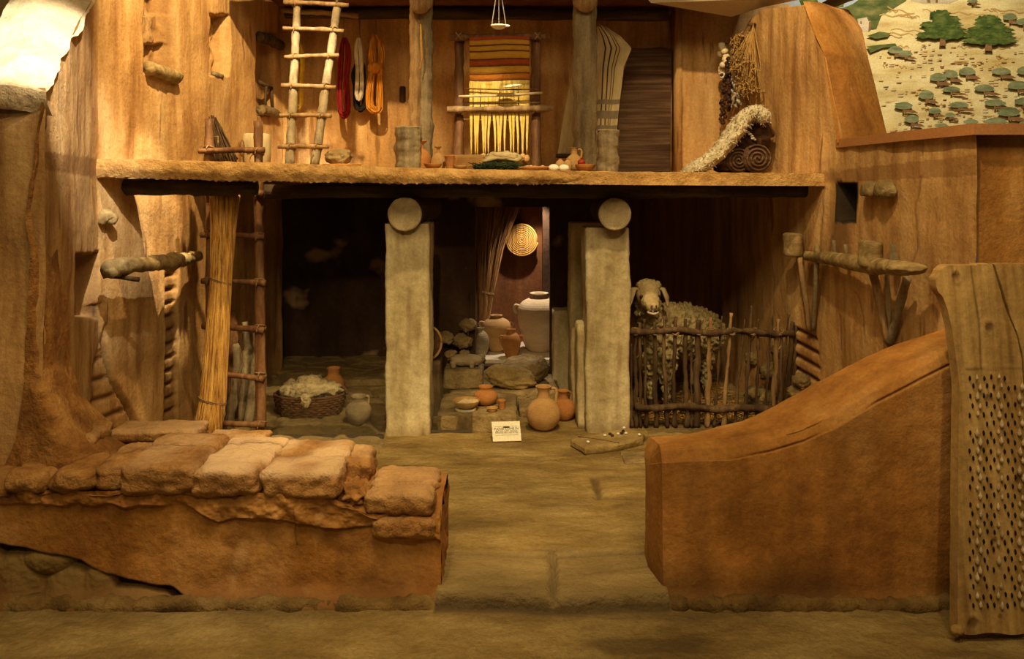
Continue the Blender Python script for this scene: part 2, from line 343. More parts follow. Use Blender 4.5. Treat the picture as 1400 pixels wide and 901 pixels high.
def loft_z(X):
    lo = 100; 
    px = 133
    best = None
    for k in range(0, 60):
        px = 120+k*17
        x = XP(px, edgeY(px))
        if x >= X or k == 59:
            return EYE-(interp(EY, px)-HY)/F*edgeY(px)
def lz(px, Y): return loft_z(XP(px, Y))

# ---- floors
def ffloor(u, v):
    X = -3.4+u*7.6; Y = 1.6+v*6.4
    z = 0.010*FB((X, Y, 0), 1.8, 3)+.004*N((X, Y, 0), 12)
    m = [0, 0, 0]
    step = (3.22 if -.31 < X < .64 else 3.42)+.03*N((X, 0, 0), 2.5, 4)
    k = sstep(step-.025, step+.02, Y)
    z += -0.065*(1-k)
    m[0] = .95*math.exp(-((Y-step+.012)/.026)**2)
    # two flagstones on the step
    px = HX+F*X/Y
    if step < Y < 3.62:
        for c in (0.17,):
            dx = abs(X-c+.03*N((Y*3, 0, 0)))
            g = math.exp(-(dx/.014)**2); z -= .03*g; m[0] = max(m[0], g)
        g = math.exp(-((Y-3.58+.02*N((X*3, 0, 0)))/.016)**2); z -= .02*g; m[0] = max(m[0], g*.9)
        g = math.exp(-((Y-3.42-(X-.4)*.25)/.008)**2)*(X > .3); z -= .006*g; m[0] = max(m[0], g*.6)
        m[1] = .4
    # sunken threshold slab beside the right wall
    if .42 < X < .80 and 4.15 < Y < 4.6:
        g = 1-min(1, max(abs(X-.66)/.22, abs(Y-4.38)/.19)**8); e = max(abs(X-.66)/.20, abs(Y-4.38)/.17)
        r = math.exp(-((e-1)/.09)**2); z -= .025*r; m[0] = max(m[0], .85*r)
    # cobbles in the left room and under the loft
    if Y > 4.85 and (X < -.82 or Y > 6.0):
        v1 = noise.voronoi(Vector((X*3.1, Y*4.6, 0)))[0]
        d = v1[1]-v1[0]; g = 1-sstep(.02, .14, d)
        z += .018*(1-g); m[0] = max(m[0], g*.9); m[1] = .75
    if X > .9 and Y > 5.3:
        m[0] = max(m[0], .55); z += .012*N((X, Y, 0), 22)
    st = FB((X*2, Y*7, 0), 1.0, 8)
    m[0] = max(m[0], .55*sstep(.35, .8, st))
    # dark stain near the small front wall foot
    m[0] = max(m[0], .5*math.exp(-((Y-3.22)/.07)**2)*(.5+abs(N((X*3, Y*5, 0)))))
    return Vector((X, Y, z)), tuple(m)
b = MB(); b.grid(ffloor, 560, 640); struct(b.build('floor', M['floor']))

# ---- left side wall (inner face), a height field along the path
BR_L = None
def left_wall(u, v):
    s = 3.48+u*(7.02-3.48); Y = s
    X = wall_x(LW, Y)
    ztop = interp([(3.45, 2.05), (3.62, 2.12), (4.1, 2.45), (4.5, 2.72), (4.7, 3.3), (7, 3.3)], Y)
    z = -.08+v*(ztop+.08)
    q = Vector((X, Y, z))
    px = HX+F*X/Y; py = HY+(EYE-z)/Y*F
    d = .018*FB(q*1.0, 2.0, 1)+.006*N((X, Y*6, z*.8), 1.5, 2)
    m = [0, 0, 0]
    def rectm(x0, x1, y0, y1, wob=3, soft=3.0):
        wx = wob*N((z*4, Y*4, 0), 2, 5); wy = wob*N((z*3, Y*5, 2), 2, 9)
        e = min(px-x0+wx, x1-px+wx, py-y0+wy, y1-py+wy)
        return sstep(-soft*.2, soft, e)
    k = rectm(197, 238, -30, 100, 2.5); d += -.13*k; mk1 = rectm(194.5, 240.5, -30, 102.5, 2.5)
    if 20 < py < 60 and 195 < px < 240: d += .05*k
    k2 = rectm(287, 314, 20, 104, 2.5); d += -.12*k2
    k3 = rectm(350, 377, 46, 158, 1.5); d += -.10*k3
    k4 = rectm(103, 134, 347, 434, 1.5); d += -.12*k4
    m[0] = max(mk1*.45, k3*.55, rectm(101, 136, 345, 436, 1.5)*.55, k2*.30*(.6+N(q, 14)))
    if max(k, k2) > 0: d += max(k, k2)*(.025*FB((X, Y*2, z), 9, 4)); m[0] = max(m[0], .5*k*sstep(-.2, .4, N(q, 16, 3)))
    # exposed brick patch with a diagonal break
    right = interp([(470, 140), (520, 152), (560, 175), (600, 196)], py); left = interp([(470, 133), (500, 127), (560, 122), (600, 150)], py)
    kb = sstep(0, 4, px-left)*sstep(0, 3, right-px)*sstep(470, 485, py)
    if kb > 0:
        row = (z+.05*Y)/.115; fr = row-math.floor(row); g = math.exp(-((fr-.5)/.13)**2)
        d += kb*(-.045+.022*(1-g)); m[0] = max(m[0], kb*(.25+.75*g)); 
    g = math.exp(-((px-right-3)/2.6)**2)*sstep(440, 470, py)*(py < 602); d -= .08*g; m[2] = max(m[2], g)
    g = math.exp(-((px-interp([(420, 134), (470, 137)], py))/1.6)**2)*(415 < py < 475); d -= .04*g; m[2] = max(m[2], g*.8)
    # brick pilaster strip
    kb = sstep(224, 227, px)*sstep(244, 241, px)*sstep(362, 370, py)*(z > 0)
    if kb > 0:
        row = z/.09+.15*N((0, 0, z*5)); fr = row-math.floor(row); g = math.exp(-((fr-.5)/.14)**2)
        d += kb*(-.05+.03*(1-g)); m[0] = max(m[0], kb*(.4+.6*g))
    # painted floor band on the cut wall end
    if Y < 4.6: m[1] = .75*(lerp(1.707, 1.679, (Y-3.5)/1.1) < z < lerp(1.787, 1.788, (Y-3.5)/1.1))
    nx = Vector((1, 0, 0))
    q = q+nx*d
    return q, tuple(m)
b = MB(); b.grid(left_wall, 330, 300, flip=True); struct(b.build('wall_left', M['plaster']))

# front face of the cut left wall
def left_front(u, v):
    x = lerp(-90, 62, u); z = lerp(-.08, 2.06, v)
    q = P(x, 0, 3.46); q.z = z; q.y += .03*FB(q, 1.5, 4)
    return q, (.35*sstep(.0, .8, FB((q.x*2, 0, q.z), 1.5, 7))+.15*sstep(2.1, .4, z), 0, 0)
b = MB(); b.grid(left_front, 60, 120)
struct(b.build('wall_left_front', M['plaster']))
# rough broken edge running down the cut wall
def break_edge(u, v):
    py = lerp(140, 640, v)
    l = interp([(140, 55), (230, 45), (300, 36), (360, 40), (430, 36), (520, 34), (600, 22), (640, 5)], py)
    r = interp([(140, 64), (230, 62), (330, 76), (420, 92), (500, 97), (540, 112), (580, 150), (610, 196), (640, 215)], py)
    px = lerp(l, r, u)
    bul = math.sin(math.pi*u)
    Y = lerp(3.44, interp([(140, 3.52), (420, 3.8), (540, 3.75), (600, 3.8), (640, 3.75)], py), u)-bul*interp([(140, .02), (300, .06), (520, .12), (600, .2), (640, .2)], py)
    q = P(px, py, Y)
    n = FB(q, 5, 2, 4)
    q += Vector((.3, -1, 0))*(.03*n)*bul+Vector((N(q, 9, 3), 0, N(q, 9, 5)))*.012
    return q, (0, .5*sstep(.1, .6, -n), 0)
b = MB(); b.grid(break_edge, 70, 200, flip=True); struct(b.build('trim_1', M['mud']))
# lime plastered broken top of the cut wall (strongly lit)
def lump(u, v):
    # v 0 front lip .. 1 up and back
    l = P(lerp(-60, 35, v), lerp(128, -40, v), lerp(3.42, 4.3, v)); r = P(lerp(66, 142, v), lerp(128, -30, v), lerp(3.46, 4.62, v))
    q = l.lerp(r, u); bul = math.sin(math.pi*u)*.06
    q += Vector((0, -1, .6))*(bul+.03*FB(q, 4, 6, 4))
    return q
b = MB(); b.grid(lump, 60, 80)
def lumpfront(u, v):
    q = lump(u, 0).copy(); q.z -= v*.10; q.y += .04*v*v+.012*N(q, 14, 2); return q
b.grid(lumpfront, 60, 12, flip=True)
struct(b.build('trim_2', M['lump']))
# far tan wall behind the cut wall
b = MB(); b.box((-5.5, 7.9, -.1), (-2.2, 8.0, 4.6)); b.box((-2.3, 7.05, 3.3), (-2.1, 8, 4.6)); struct(b.build('wall_far_left', M['paint_tan'], smooth=False))

# ---- upper back wall
def bw(u, v):
    X = lerp(-2.05, 1.42, u); z = lerp(1.60, 3.2, v)
    q = Vector((X, 7.0, z)); q.y += .02*FB(q, 1.6, 2)
    return q
b = MB(); b.grid(bw, 120, 60)
b.box((1.385, 6.75, 1.55), (1.43, 7.05, 3.2)); b.box((1.36, 6.98, 1.55), (1.39, 7.02, 3.1))
struct(b.build('wall_back', M['plaster']))
def bw2(u, v):
    X = lerp(1.385, 2.35, u); z = lerp(1.60, 3.16, v)
    q = Vector((X, 6.79, z)); q.y += .012*FB(q, 1.8, 5); return q
b = MB(); b.grid(bw2, 30, 60); struct(b.build('wall_back_right', M['plaster']))
# ---- right side wall
def right_wall(u, v):
    Y = lerp(3.575, 6.78, u); X = wall_x(RW, Y)
    ztop = interp([(3.5, 1.905), (4.80, 1.915), (4.88, 2.1), (4.98, 2.42), (5.1, 2.56), (5.27, 2.82), (5.6, 2.87), (5.95, 2.94), (6.2, 2.90), (6.55, 2.69), (6.8, 2.62)], Y)
    z = -.08+v*(ztop+.08); q = Vector((X, Y, z))
    px = HX+F*X/Y; py = HY+(EYE-z)/Y*F
    d = .02*FB(q, 1.8, 3)+.008*N((X, Y*5, z*.7), 1.6, 6)
    m = [0, 0, 0]
    wx = 1.5*N((z*4, Y*4, 0), 3, 5)
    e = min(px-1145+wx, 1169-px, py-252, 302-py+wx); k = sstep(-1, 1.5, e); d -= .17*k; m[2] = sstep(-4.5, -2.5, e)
    m[0] = .35*math.exp(-((px-1142)/9)**2)*(255 < py < 350)+.75*math.exp(-((px-1155)/12)**2)*sstep(300, 305, py)*sstep(370, 320, py)
    # brick patch
    left = 1084; right = interp([(440, 1112), (470, 1118), (530, 1121)], py)
    kb = sstep(1083, 1087, px)*sstep(right+1, right-2, px)*sstep(440, 452, py)*sstep(545, 530, py)
    if kb > 0:
        row = (z-.05*Y)/.088; fr = row-math.floor(row); g = math.exp(-((fr-.5)/.15)**2)
        d += kb*(-.03+.035*(1-g)); m[0] = max(m[0], kb*(.05+.95*g))
    # cracks
    for pts, wd, a in (([(240, 1262), (290, 1252), (340, 1256), (362, 1247)], 1.5, .6), ([(255, 1126), (330, 1121), (470, 1113)], 1.6, .45), ([(300, 1150), (330, 1136), (345, 1134)], 2, .9), ([(430, 1147), (480, 1146)], 1.5, .5), ([(400, 1172), (440, 1182), (470, 1184)], 1.2, .5), ([(184, 1263), (215, 1262)], 1.5, .5)):
        if pts[0][0] < py < pts[-1][0]:
            g = math.exp(-((px-interp(pts, py)-1.5*N((0, 0, z*14)))/wd)**2); m[0] = max(m[0], a*g); d -= .006*g
    t = (5.2-Y)/1.65
    if Y < 5.2: m[1] = .55*(lerp(1.645, 1.682, t) < z < lerp(1.712, 1.775, t))
    # no extra darkening under the loft
    return q+Vector((-1, 0, 0))*d, tuple(m)
b = MB(); b.grid(right_wall, 330, 280); struct(b.build('wall_right', M['plaster']))
# thick rounded upper end of the right wall
def rend(u, v):
    yl = interp([(0, 5.28), (.25, 5.12), (.45, 5.0), (.75, 4.9), (1, 4.82)], v); l = Vector((wall_x(RW, yl)-.02, yl, interp([(0, 2.84), (.25, 2.60), (.45, 2.46), (.75, 2.15), (1, 1.89)], v)))
    r = P(interp([(0, 1140), (.08, 1160), (.2, 1178), (.55, 1192), (1, 1214)], v), interp([(0, 9), (.08, 13), (.2, 40), (.55, 100), (1, 190)], v), interp([(0, 5.6), (.5, 5.3), (1, 4.95)], v))
    q = l.lerp(r, u); bul = math.sin(math.pi*u)*.05
    return q+Vector((-.2, -1, 0))*(bul+.015*FB(q, 3, 2)), (0, 0, 0)
b = MB(); b.grid(rend, 40, 80, flip=True)
def rback(u, v):
    q = rend(1, v)[0]; return q.lerp(q+Vector((.05, 1.0, 0)), u)
b.grid(rback, 10, 60, flip=True)
def rtop(u, v):
    a = P(1040+u*95, 9, 6.3-.9*u); return Vector((a.x+.25*v, a.y, 2.9+.02*v-.01*(1-v)+.02*N(a, 5)))
b.grid(rtop, 30, 8)
struct(b.build('wall_right_end', M['plaster_dark']))
# lower right wall: top ledge, front face
b = MB()
def rl(u, v):
    pts = [(1143, 4.86), (1230, 4.1), (1331, 3.54)]
    px = lerp(1143, 1331, u); Y = interp(pts, px); q = P(px, 0, Y); q.z = 1.90; return q
p0 = rl(0, 0); p1 = rl(.5, 0); p2 = rl(1, 0); p3 = Vector((2.9, 3.54, 1.90))
pts = [p0, p1, p2, p3]
for a, c in zip(pts, pts[1:]):
    for (z0, z1) in ((1.862, 1.912),):
        b.add([(a.x, a.y, z0), (c.x, c.y, z0), (c.x, c.y, z1), (a.x, a.y, z1), (a.x+.1, a.y+.35, z0), (c.x+.1, c.y+.35, z0), (c.x+.1, c.y+.35, z1), (a.x+.1, a.y+.35, z1)],
              [[0, 1, 2, 3], [3, 2, 6, 7], [4, 0, 3, 7], [0, 4, 5, 1], [1, 5, 6, 2]])
struct(b.build('trim_3', M['trim'], smooth=False))
def rf(u, v):
    z = lerp(-.08, 1.88, v); X0 = 2.07+.02*(1.88-z)/1.9
    q = Vector((lerp(X0, 2.9, u), 3.60-.06*(1-v), z)); q.y += .015*FB(q, 1.5, 9); return q, (0, 0, 0)
b = MB(); b.grid(rf, 50, 100); struct(b.build('wall_right_front', M['plaster_dark']))
# ---- lower storey rooms
b = MB()
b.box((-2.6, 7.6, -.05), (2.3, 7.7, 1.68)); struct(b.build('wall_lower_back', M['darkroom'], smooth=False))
b = MB(); b.box((.80, 6.95, -.05), (2.0, 7.0, 1.68)); struct(b.build('wall_pen_back', M['pen'], smooth=False))
b = MB()
xl, xr = XP(650, 6.5), XP(752, 6.5)
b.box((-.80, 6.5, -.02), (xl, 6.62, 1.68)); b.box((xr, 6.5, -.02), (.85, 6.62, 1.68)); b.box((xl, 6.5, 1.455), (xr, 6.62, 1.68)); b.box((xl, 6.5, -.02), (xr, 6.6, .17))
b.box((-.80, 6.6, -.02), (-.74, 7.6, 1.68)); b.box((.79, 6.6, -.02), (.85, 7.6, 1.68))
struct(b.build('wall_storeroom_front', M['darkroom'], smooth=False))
b = MB(); b.box((-.74, 7.35, 0), (.79, 7.42, 1.7)); struct(b.build('wall_storeroom_back', M['store'], smooth=False))
b = MB(); b.box((-.735, 6.6, 0), (.785, 7.35, .20)); 
struct(b.build('floor_storeroom', M['whiteledge'], smooth=False))
b = MB(); b.box((XP(742, 7.2), 7.2, .2), (XP(790, 7.2), 7.35, 1.6)); struct(b.build('trim_4', M['darkroom'], smooth=False))

# ---- loft floor with the ladder opening
def slab_strip(b, px0, px1, d0, d1, nu, nv, front=True):
    def pt(u, t):   # t: 0 back top .. around the front .. 1 back bottom
        px = lerp(px0, px1, u); Y = edgeY(px); X = XP(px, Y)
        zt = EYE-(interp(EY, px)-HY)/F*Y; zb = EYE-(interp(EB, px)-HY)/F*Y
        if t < .3: q = Vector((X, Y+d1*(1-t/.3), zt))
        elif t < .7: k = (t-.3)/.4; q = Vector((X, Y-.02*math.sin(math.pi*k), lerp(zt, zb, k)))
        else: q = Vector((X, Y+d1*(t-.7)/.3, zb))
        n = FB(q, 7, 2, 3)
        q += Vector((0, -.012*n, .006*N(q, 12, 4)-.006*(.65 < t < .75)*abs(N(q, 45, 1))*3))
        return q
    b.grid(pt, nu, nv, flip=False)
b = MB(); slab_strip(b, 131, 1112, 0, .24, 500, 30)
def flat_box(b, x0, x1, y0, y1):
    n = 12
    for k in range(n):
        a, c = lerp(x0, x1, k/n), lerp(x0, x1, (k+1)/n); za, zc = loft_z(a)-.002, loft_z(c)-.002
        b.add([(a, y0, za-.08), (c, y0, zc-.08), (c, y1, zc-.08), (a, y1, za-.08), (a, y0, za), (c, y0, zc), (c, y1, zc), (a, y1, za)],
              [[0, 3, 2, 1], [4, 5, 6, 7], [0, 1, 5, 4], [2, 3, 7, 6], [1, 2, 6, 5], [3, 0, 4, 7]])
flat_box(b, -1.55, 1.95, 5.02, 5.5); flat_box(b, -2.3, 1.93, 5.5, 7.02)
b.f = b.f; struct(b.build('floor_loft', M['slab'], smooth=True, auto=40))
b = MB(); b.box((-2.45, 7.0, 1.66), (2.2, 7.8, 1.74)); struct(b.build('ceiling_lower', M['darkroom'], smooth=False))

# roof above the loft
b = MB(); b.box((-1.98, 5.75, 3.15), (1.95, 7.1, 3.25)); struct(b.build('ceiling', M['store'], smooth=False))
b = MB(); b.tube([(-1.93, 6.86, 3.10), (-.3, 6.84, 3.09), (1.33, 6.86, 3.08)], [.05, .055, .05], 12, rough=.01, sub=10)
tag(b.build('roof_beam', M['beam'], loc=(0, 6.9, 3.1)), 'dark horizontal roof beam along the top of the upper back wall', 'beam', kind='thing')
b = MB()
pl = [P(868, -20, 6.0), P(890, 4, 6.05), P(1000, 23, 6.3), P(1042, 10, 6.1), P(1110, -4, 5.9), P(1160, -25, 5.8)]
b.poly(pl); b.add(pl+[q+Vector((0, .1, .25)) for q in pl], [[i, (i+1) % 6, (i+1) % 6+6, i+6] for i in range(6)]+[[11, 10, 9, 8, 7, 6]])
struct(b.build('ceiling_white', M['paint_white'], smooth=False))
# unseen panel that blocks light from passing over the back walls
b = MB(); b.box((-2.4, 7.8, 1.7), (2.2, 7.9, 4.8)); struct(b.build('light_block_back', M['store'], smooth=False))

# ------------------------------------------------------------------ low front wall, left
wl = thing('wall_front_left', None, None, (-1.4, 3.4, -.06)); struct(wl)
def wtop(px): return interp([(-60, .40), (440, .39), (480, .33), (505, .30), (610, .29)], px)
STN = [(20, 800, 42, 45), (95, 812, 45, 40), (60, 770, 40, 22), (185, 835, 60, 36), (130, 805, 28, 40), (245, 848, 34, 22), (30, 855, 50, 24), (110, 862, 40, 20), (-30, 790, 40, 45)]
def wfl(u, v):
    px = lerp(-90, 603, u); Y = 3.29; X = XP(px, Y); zt = wtop(px); z = lerp(-.09, zt, v)
    py = HY+(EYE-z)/Y*F
    q = Vector((X, Y, z)); d = .012*FB(q, 2.2, 3)+.005*N(q, 12)+.0012*FB(q, 24, 2)
    m = [0, 0, 0]
    lim = interp([(-90, 735), (5, 743), (60, 756), (110, 766), (145, 785), (235, 802), (262, 815), (292, 842), (330, 900)], px)+3*N((X*9, 0, 0))
    k = sstep(0, 3, py-lim)
    if k > 0:
        best = -1; sd = 0
        for (cx, cy, rx, ry) in STN:
            e = 1-(((px-cx)/rx)**2+((py-cy)/ry)**2)
            best = max(best, e)
        dome = max(0, best)**.5 if best > 0 else 0
        d += k*(-.05+.055*dome+.008*FB(q, 14, 2)); m[0] = k*(1-.75*(1-sstep(0, .35, dome)))*.95 if True else 0
        m[2] = k*(1-sstep(0, .25, dome))*.9; m[0] = .9*k
    g = math.exp(-((py-lim)/2.2)**2); m[2] = max(m[2], .9*g)
    # broken render below the bricks
    e2 = interp([(-90, 690), (250, 690), (270, 698), (300, 712), (340, 706), (400, 712), (470, 722), (530, 716), (603, 740)], px)+4*N((X*14, 0, 0), 1, 5)
    k2 = sstep(3, -3, py-e2)
    d += k2*(.018+.02*FB(q, 9, 7, 4)); m[1] = .35*k2*sstep(0, .5, N(q, 9, 5)+.2)
    g2 = math.exp(-((py-e2)/2.5)**2)*sstep(250, 300, px); m[2] = max(m[2], .6*g2)
    # hairline crack
    g3 = math.exp(-((px-405-3*N((z*20, 0, 0)))/1.2)**2)*(690 < py < 745); m[2] = max(m[2], .6*g3)
    ft = math.exp(-((z+.075)/.05)**2); d += .06*ft*(1+.5*N(q, 6, 2)); m[0] = max(m[0], .8*ft*sstep(-.04, .0, .02-z)); m[1] = max(m[1], .8*sstep(.10, -.06, z+.08*FB((X*3, 0, 2), 1, 3)))
    m[1] = max(m[1], .35*sstep(.4, .9, FB((X*4, 0, z*1.2), 1.3, 12)+.2))
    q.y -= d; return q, tuple(m)
b = MB(); b.grid(wfl, 420, 190)
def wfe(u, v):
    z = lerp(-.09, .30, v); q = Vector((-.29+.015*FB((u, v, 0), 4, 2), lerp(3.29, 3.66, u), z)); q.x += .02*math.exp(-((z+.06)/.04)**2); return q, (0, .5, .3*(z < 0))
b.grid(wfe, 24, 40)
def wft(u, v):
    px = lerp(-90, 603, u); Y = lerp(3.27, 3.68, v); X = XP(px, 3.29); q = Vector((X, Y, wtop(px)-.012)); q.z += .015*FB(q, 7, 3)+.062*sstep(3.29, 3.36, Y)*sstep(3.68, 3.62, Y); return q, (0, .4, .15)
b.grid(wft, 200, 30)
def wfb(u, v):
    px = lerp(-90, 603, u); X = XP(px, 3.29); return Vector((X, 3.68, lerp(-.05, wtop(px), v)))
b.grid(wfb, 60, 4, flip=True)
b.build('wall_face', M['plaster_dark'], parent=wl)
wl.children[0]['kind'] = 'structure'
def mudbrick(x0, x1, z0, z1, y0, y1, seed, pale=.5, rot=0, split=None):
    b = MB(); c = Vector(((x0+x1)/2, (y0+y1)/2, (z0+z1)/2)); h = Vector(((x1-x0)/2, (y1-y0)/2, (z1-z0)/2))
    bm = bmesh.new(); bmesh.ops.create_cube(bm, size=2); bmesh.ops.subdivide_edges(bm, edges=bm.edges, cuts=18, use_grid_fill=True)
    bev = .038
    vs = []; mk = {}
    for i, v in enumerate(bm.verts):
        q = Vector((v.co.x*h.x, v.co.y*h.y, v.co.z*h.z)); inn = Vector((h.x-bev, h.y-bev, max(.005, h.z-bev)))
        k = Vector((max(-inn.x, min(inn.x, q.x)), max(-inn.y, min(inn.y, q.y)), max(-inn.z, min(inn.z, q.z))))
        e = q-k; bl = min(bev, h.z-.005) if h.z < bev else bev
        if e.length > 1e-9: q = k+e.normalized()*min(bl, e.length)
        q = Matrix.Rotation(rot, 3, 'Z') @ q
        p = c+q; rr = .010*FB(p, 9, seed, 3)+.007*N(p, 30, seed)
        if split is not None and q.z > 0 : rr -= .03*math.exp(-((q.y-split+.01*N(p, 8))/.012)**2)
        vs.append(p+(q.normalized() if q.length else q)*rr*1.5)
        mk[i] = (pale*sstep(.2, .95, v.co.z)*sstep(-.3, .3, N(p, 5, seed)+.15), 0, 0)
    bm.verts.index_update(); b.v = vs; b.mask = mk; b.f = [[v.index for v in f.verts] for f in bm.faces]; b.m = [0]*len(b.f); bm.free()
    return b.build('mud_brick', M['brick'], parent=wl)
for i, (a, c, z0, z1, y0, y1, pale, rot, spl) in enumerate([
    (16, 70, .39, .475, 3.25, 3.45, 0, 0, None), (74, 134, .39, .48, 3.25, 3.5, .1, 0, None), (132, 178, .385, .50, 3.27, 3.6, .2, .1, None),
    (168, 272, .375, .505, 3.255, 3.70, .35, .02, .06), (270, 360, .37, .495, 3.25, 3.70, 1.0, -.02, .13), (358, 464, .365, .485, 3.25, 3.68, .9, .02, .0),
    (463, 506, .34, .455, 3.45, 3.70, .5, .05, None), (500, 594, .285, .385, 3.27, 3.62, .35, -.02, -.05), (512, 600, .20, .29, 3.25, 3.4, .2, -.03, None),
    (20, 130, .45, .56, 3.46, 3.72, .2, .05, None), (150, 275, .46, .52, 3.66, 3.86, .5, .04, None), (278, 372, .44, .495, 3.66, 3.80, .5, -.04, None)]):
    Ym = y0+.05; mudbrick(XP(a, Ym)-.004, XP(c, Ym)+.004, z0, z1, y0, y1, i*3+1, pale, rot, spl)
b = MB(); b.blob(P(487, 672, 3.36), (.065, .07, .05), 4, .35, 8, 5)
tag(b.build('broken_brick_lump', M['mud'], loc=P(487, 690, 3.36)), 'pale lump of broken mud brick in the gap near the low wall end', 'mud lump')

# ------------------------------------------------------------------ low front wall, right (sweeping)
ZF = [(900, .553), (960, .562), (1000, .566), (1060, .600), (1100, .635), (1150, .705), (1200, .80), (1260, .895), (1312, .97)]
ZB = [(880, .505), (950, .521), (1010, .571), (1060, .656), (1110, .745), (1180, .867), (1240, .942), (1312, 1.025)]
def wfr(u, v):
    px = lerp(906, 1345, u); X = XP(px, 3.3); zf = interp(ZF, px); pb = HX+F*X/3.66; zb = interp(ZB, pb)
    sec = [(3.285, -.09), (3.30, .1), (3.315, zf-.06), (3.335, zf-.012), (3.37, zf+.006), (3.52, lerp(zf, zb, .62)+.012), (3.62, zb+.004), (3.66, zb-.015), (3.69, zb-.06), (3.70, -.05)]
    t = v*(len(sec)-1) 
    # spend most rows on the front face
    if v < .55: k = v/.55; Y, z = lerp(3.285, 3.315, k), lerp(-.09, zf-.05, k)
    else:
        k = (v-.55)/.45*7; i = min(6, int(k)); a, c = sec[i+2], sec[i+3]; Y = lerp(a[0], c[0], k-i); z = lerp(a[1], c[1], k-i)
        if i == 0 and False: pass
    if u < .04:  # round the free end
        e = (1-u/.04); X += .035*e*e*(1 if v < .55 else .4)*0; 
    q = Vector((X, Y, z)); d = .010*FB(q, 2.5, 5)+.003*N(q, 16); m = [0, 0, 0]
    py = HY+(EYE-z)/Y*F
    ft = math.exp(-((z+.07)/.035)**2); d += .03*ft*(1+.6*N(q, 7))
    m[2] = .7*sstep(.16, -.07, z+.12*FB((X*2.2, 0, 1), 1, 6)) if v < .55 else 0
    if v < .55: m[1] = .35*sstep(.0, .9, FB((X*5, 0, z*.7), 1.4, 12)+.25)+.5*sstep(1285, 1312, px)
    if .50 < v < .62: g = math.exp(-((v-.555)/.008)**2)*sstep(-.2, .5, N(q, 3, 4)+.2)*sstep(960, 1010, px); d -= .010*g; m[1] = max(m[1], .7*g)
    q.y -= d*(v < .62); q.z += d*(v >= .62)
    return q, tuple(m)
b = MB(); b.grid(wfr, 300, 200)
def wfre(u, v):
    S, m = wfr(0, v); cz = min(S.z, .42); q = S.lerp(Vector((S.x, 3.5, cz)), u); q.x -= .035*math.sin(u*math.pi/2)+.010*FB(q, 4, 3)*u
    return q, (0, .1, m[2]*.8)
b.grid(wfre, 24, 200, flip=True)
struct(b.build('wall_front_right', M['plaster_dark']))

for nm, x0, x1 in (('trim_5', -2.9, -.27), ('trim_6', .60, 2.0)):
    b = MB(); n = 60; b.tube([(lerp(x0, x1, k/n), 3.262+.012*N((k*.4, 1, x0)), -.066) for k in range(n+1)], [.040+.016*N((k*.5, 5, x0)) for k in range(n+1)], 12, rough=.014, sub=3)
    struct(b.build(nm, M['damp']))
# ------------------------------------------------------------------ pillars, logs, beams
def pillar(px0, px1, Y, ytop, depth, seed, label, extra=None):
    x0, x1 = XP(px0, Y), XP(px1, Y); zt = EYE-(ytop-HY)/F*Y
    h = thing('stone_pillar', label, 'pillar', ((x0+x1)/2, Y+depth/2, 0), kind='thing')
    b = MB()
    def fn(u, v):
        a = u*4; side = int(a) % 4; k = a-int(a); z = lerp(-.01, zt, v)
        r = .025
        cx, cy = (x0+x1)/2, Y+depth/2; hx, hy = (x1-x0)/2, depth/2
        ang = (side+k)*math.pi/2
        cs = [(-1, -1), (1, -1), (1, 1), (-1, 1)]
        p = Vector((lerp(cs[side][0], cs[(side+1) % 4][0], k)*hx, lerp(cs[side][1], cs[(side+1) % 4][1], k)*hy, 0))
        # rounded corners
        inn = Vector((max(-hx+r, min(hx-r, p.x)), max(-hy+r, min(hy-r, p.y)), 0)); e = p-inn
        if e.length > 1e-6: p = inn+e.normalized()*min(r, e.length)
        else: pass
        w_ = 1+.05*N((z*2.5, side, seed))
        q = Vector((cx+p.x*w_+.010*N((z*3, 0, seed*3)), cy+p.y, z))
        o = (q-Vector((cx, cy, z))); o = o.normalized() if o.length else o
        q += o*(.008*FB(q, 6, seed)+.003*N(q, 25, seed))
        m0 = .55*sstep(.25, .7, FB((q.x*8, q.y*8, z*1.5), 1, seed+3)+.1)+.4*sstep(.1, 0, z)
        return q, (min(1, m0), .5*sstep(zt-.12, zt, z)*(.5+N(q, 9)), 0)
    b.grid(fn, 80, 110, closed_u=True)
    b.add([(x0+.01, Y+.01, zt), (x1-.01, Y+.01, zt), (x1-.01, Y+depth-.01, zt), (x0+.01, Y+depth-.01, zt)], [[0, 1, 2, 3]])
    b.build('shaft', M['pillar'], parent=h)
    return h
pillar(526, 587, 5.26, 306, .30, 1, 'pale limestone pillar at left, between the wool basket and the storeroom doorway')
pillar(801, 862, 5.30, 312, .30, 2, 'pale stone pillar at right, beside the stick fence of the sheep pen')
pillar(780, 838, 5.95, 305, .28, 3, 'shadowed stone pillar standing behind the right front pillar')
def logbeam(px, py, r, Y, Y2, label, seed):
    c = P(px, py, Y); R_ = r/F*Y
    h = thing('ceiling_log', label, 'log', c, kind='thing')
    b = MB(); b.tube([c+Vector((0, .012, 0)), Vector((c.x+.02, Y2, c.z+.01))], R_, 32, rough=.006, seed=seed, sub=12, cap=False); b.build('trunk', M['beam'] if False else M['wood_dark'], parent=h)
    b = MB()
    def fn(u, v):
        a = 2*math.pi*u; rr = R_*(1.0-v)*(1+.02*N((math.cos(a)*2, math.sin(a)*2, seed)))
        g = .006*math.exp(-((abs(math.sin(a-1.9))*rr)/.004)**2)*(rr > .02)*(math.cos(a-1.9) > 0)
        return Vector((c.x+math.cos(a)*rr, c.y+(.012 if v == 0 else 0)+g+.0015*math.sin(rr*420), c.z+math.sin(a)*rr))
    b.grid(fn, 48, 16, closed_u=True, flip=False); b.build('sawn_end', M['logend'], parent=h)
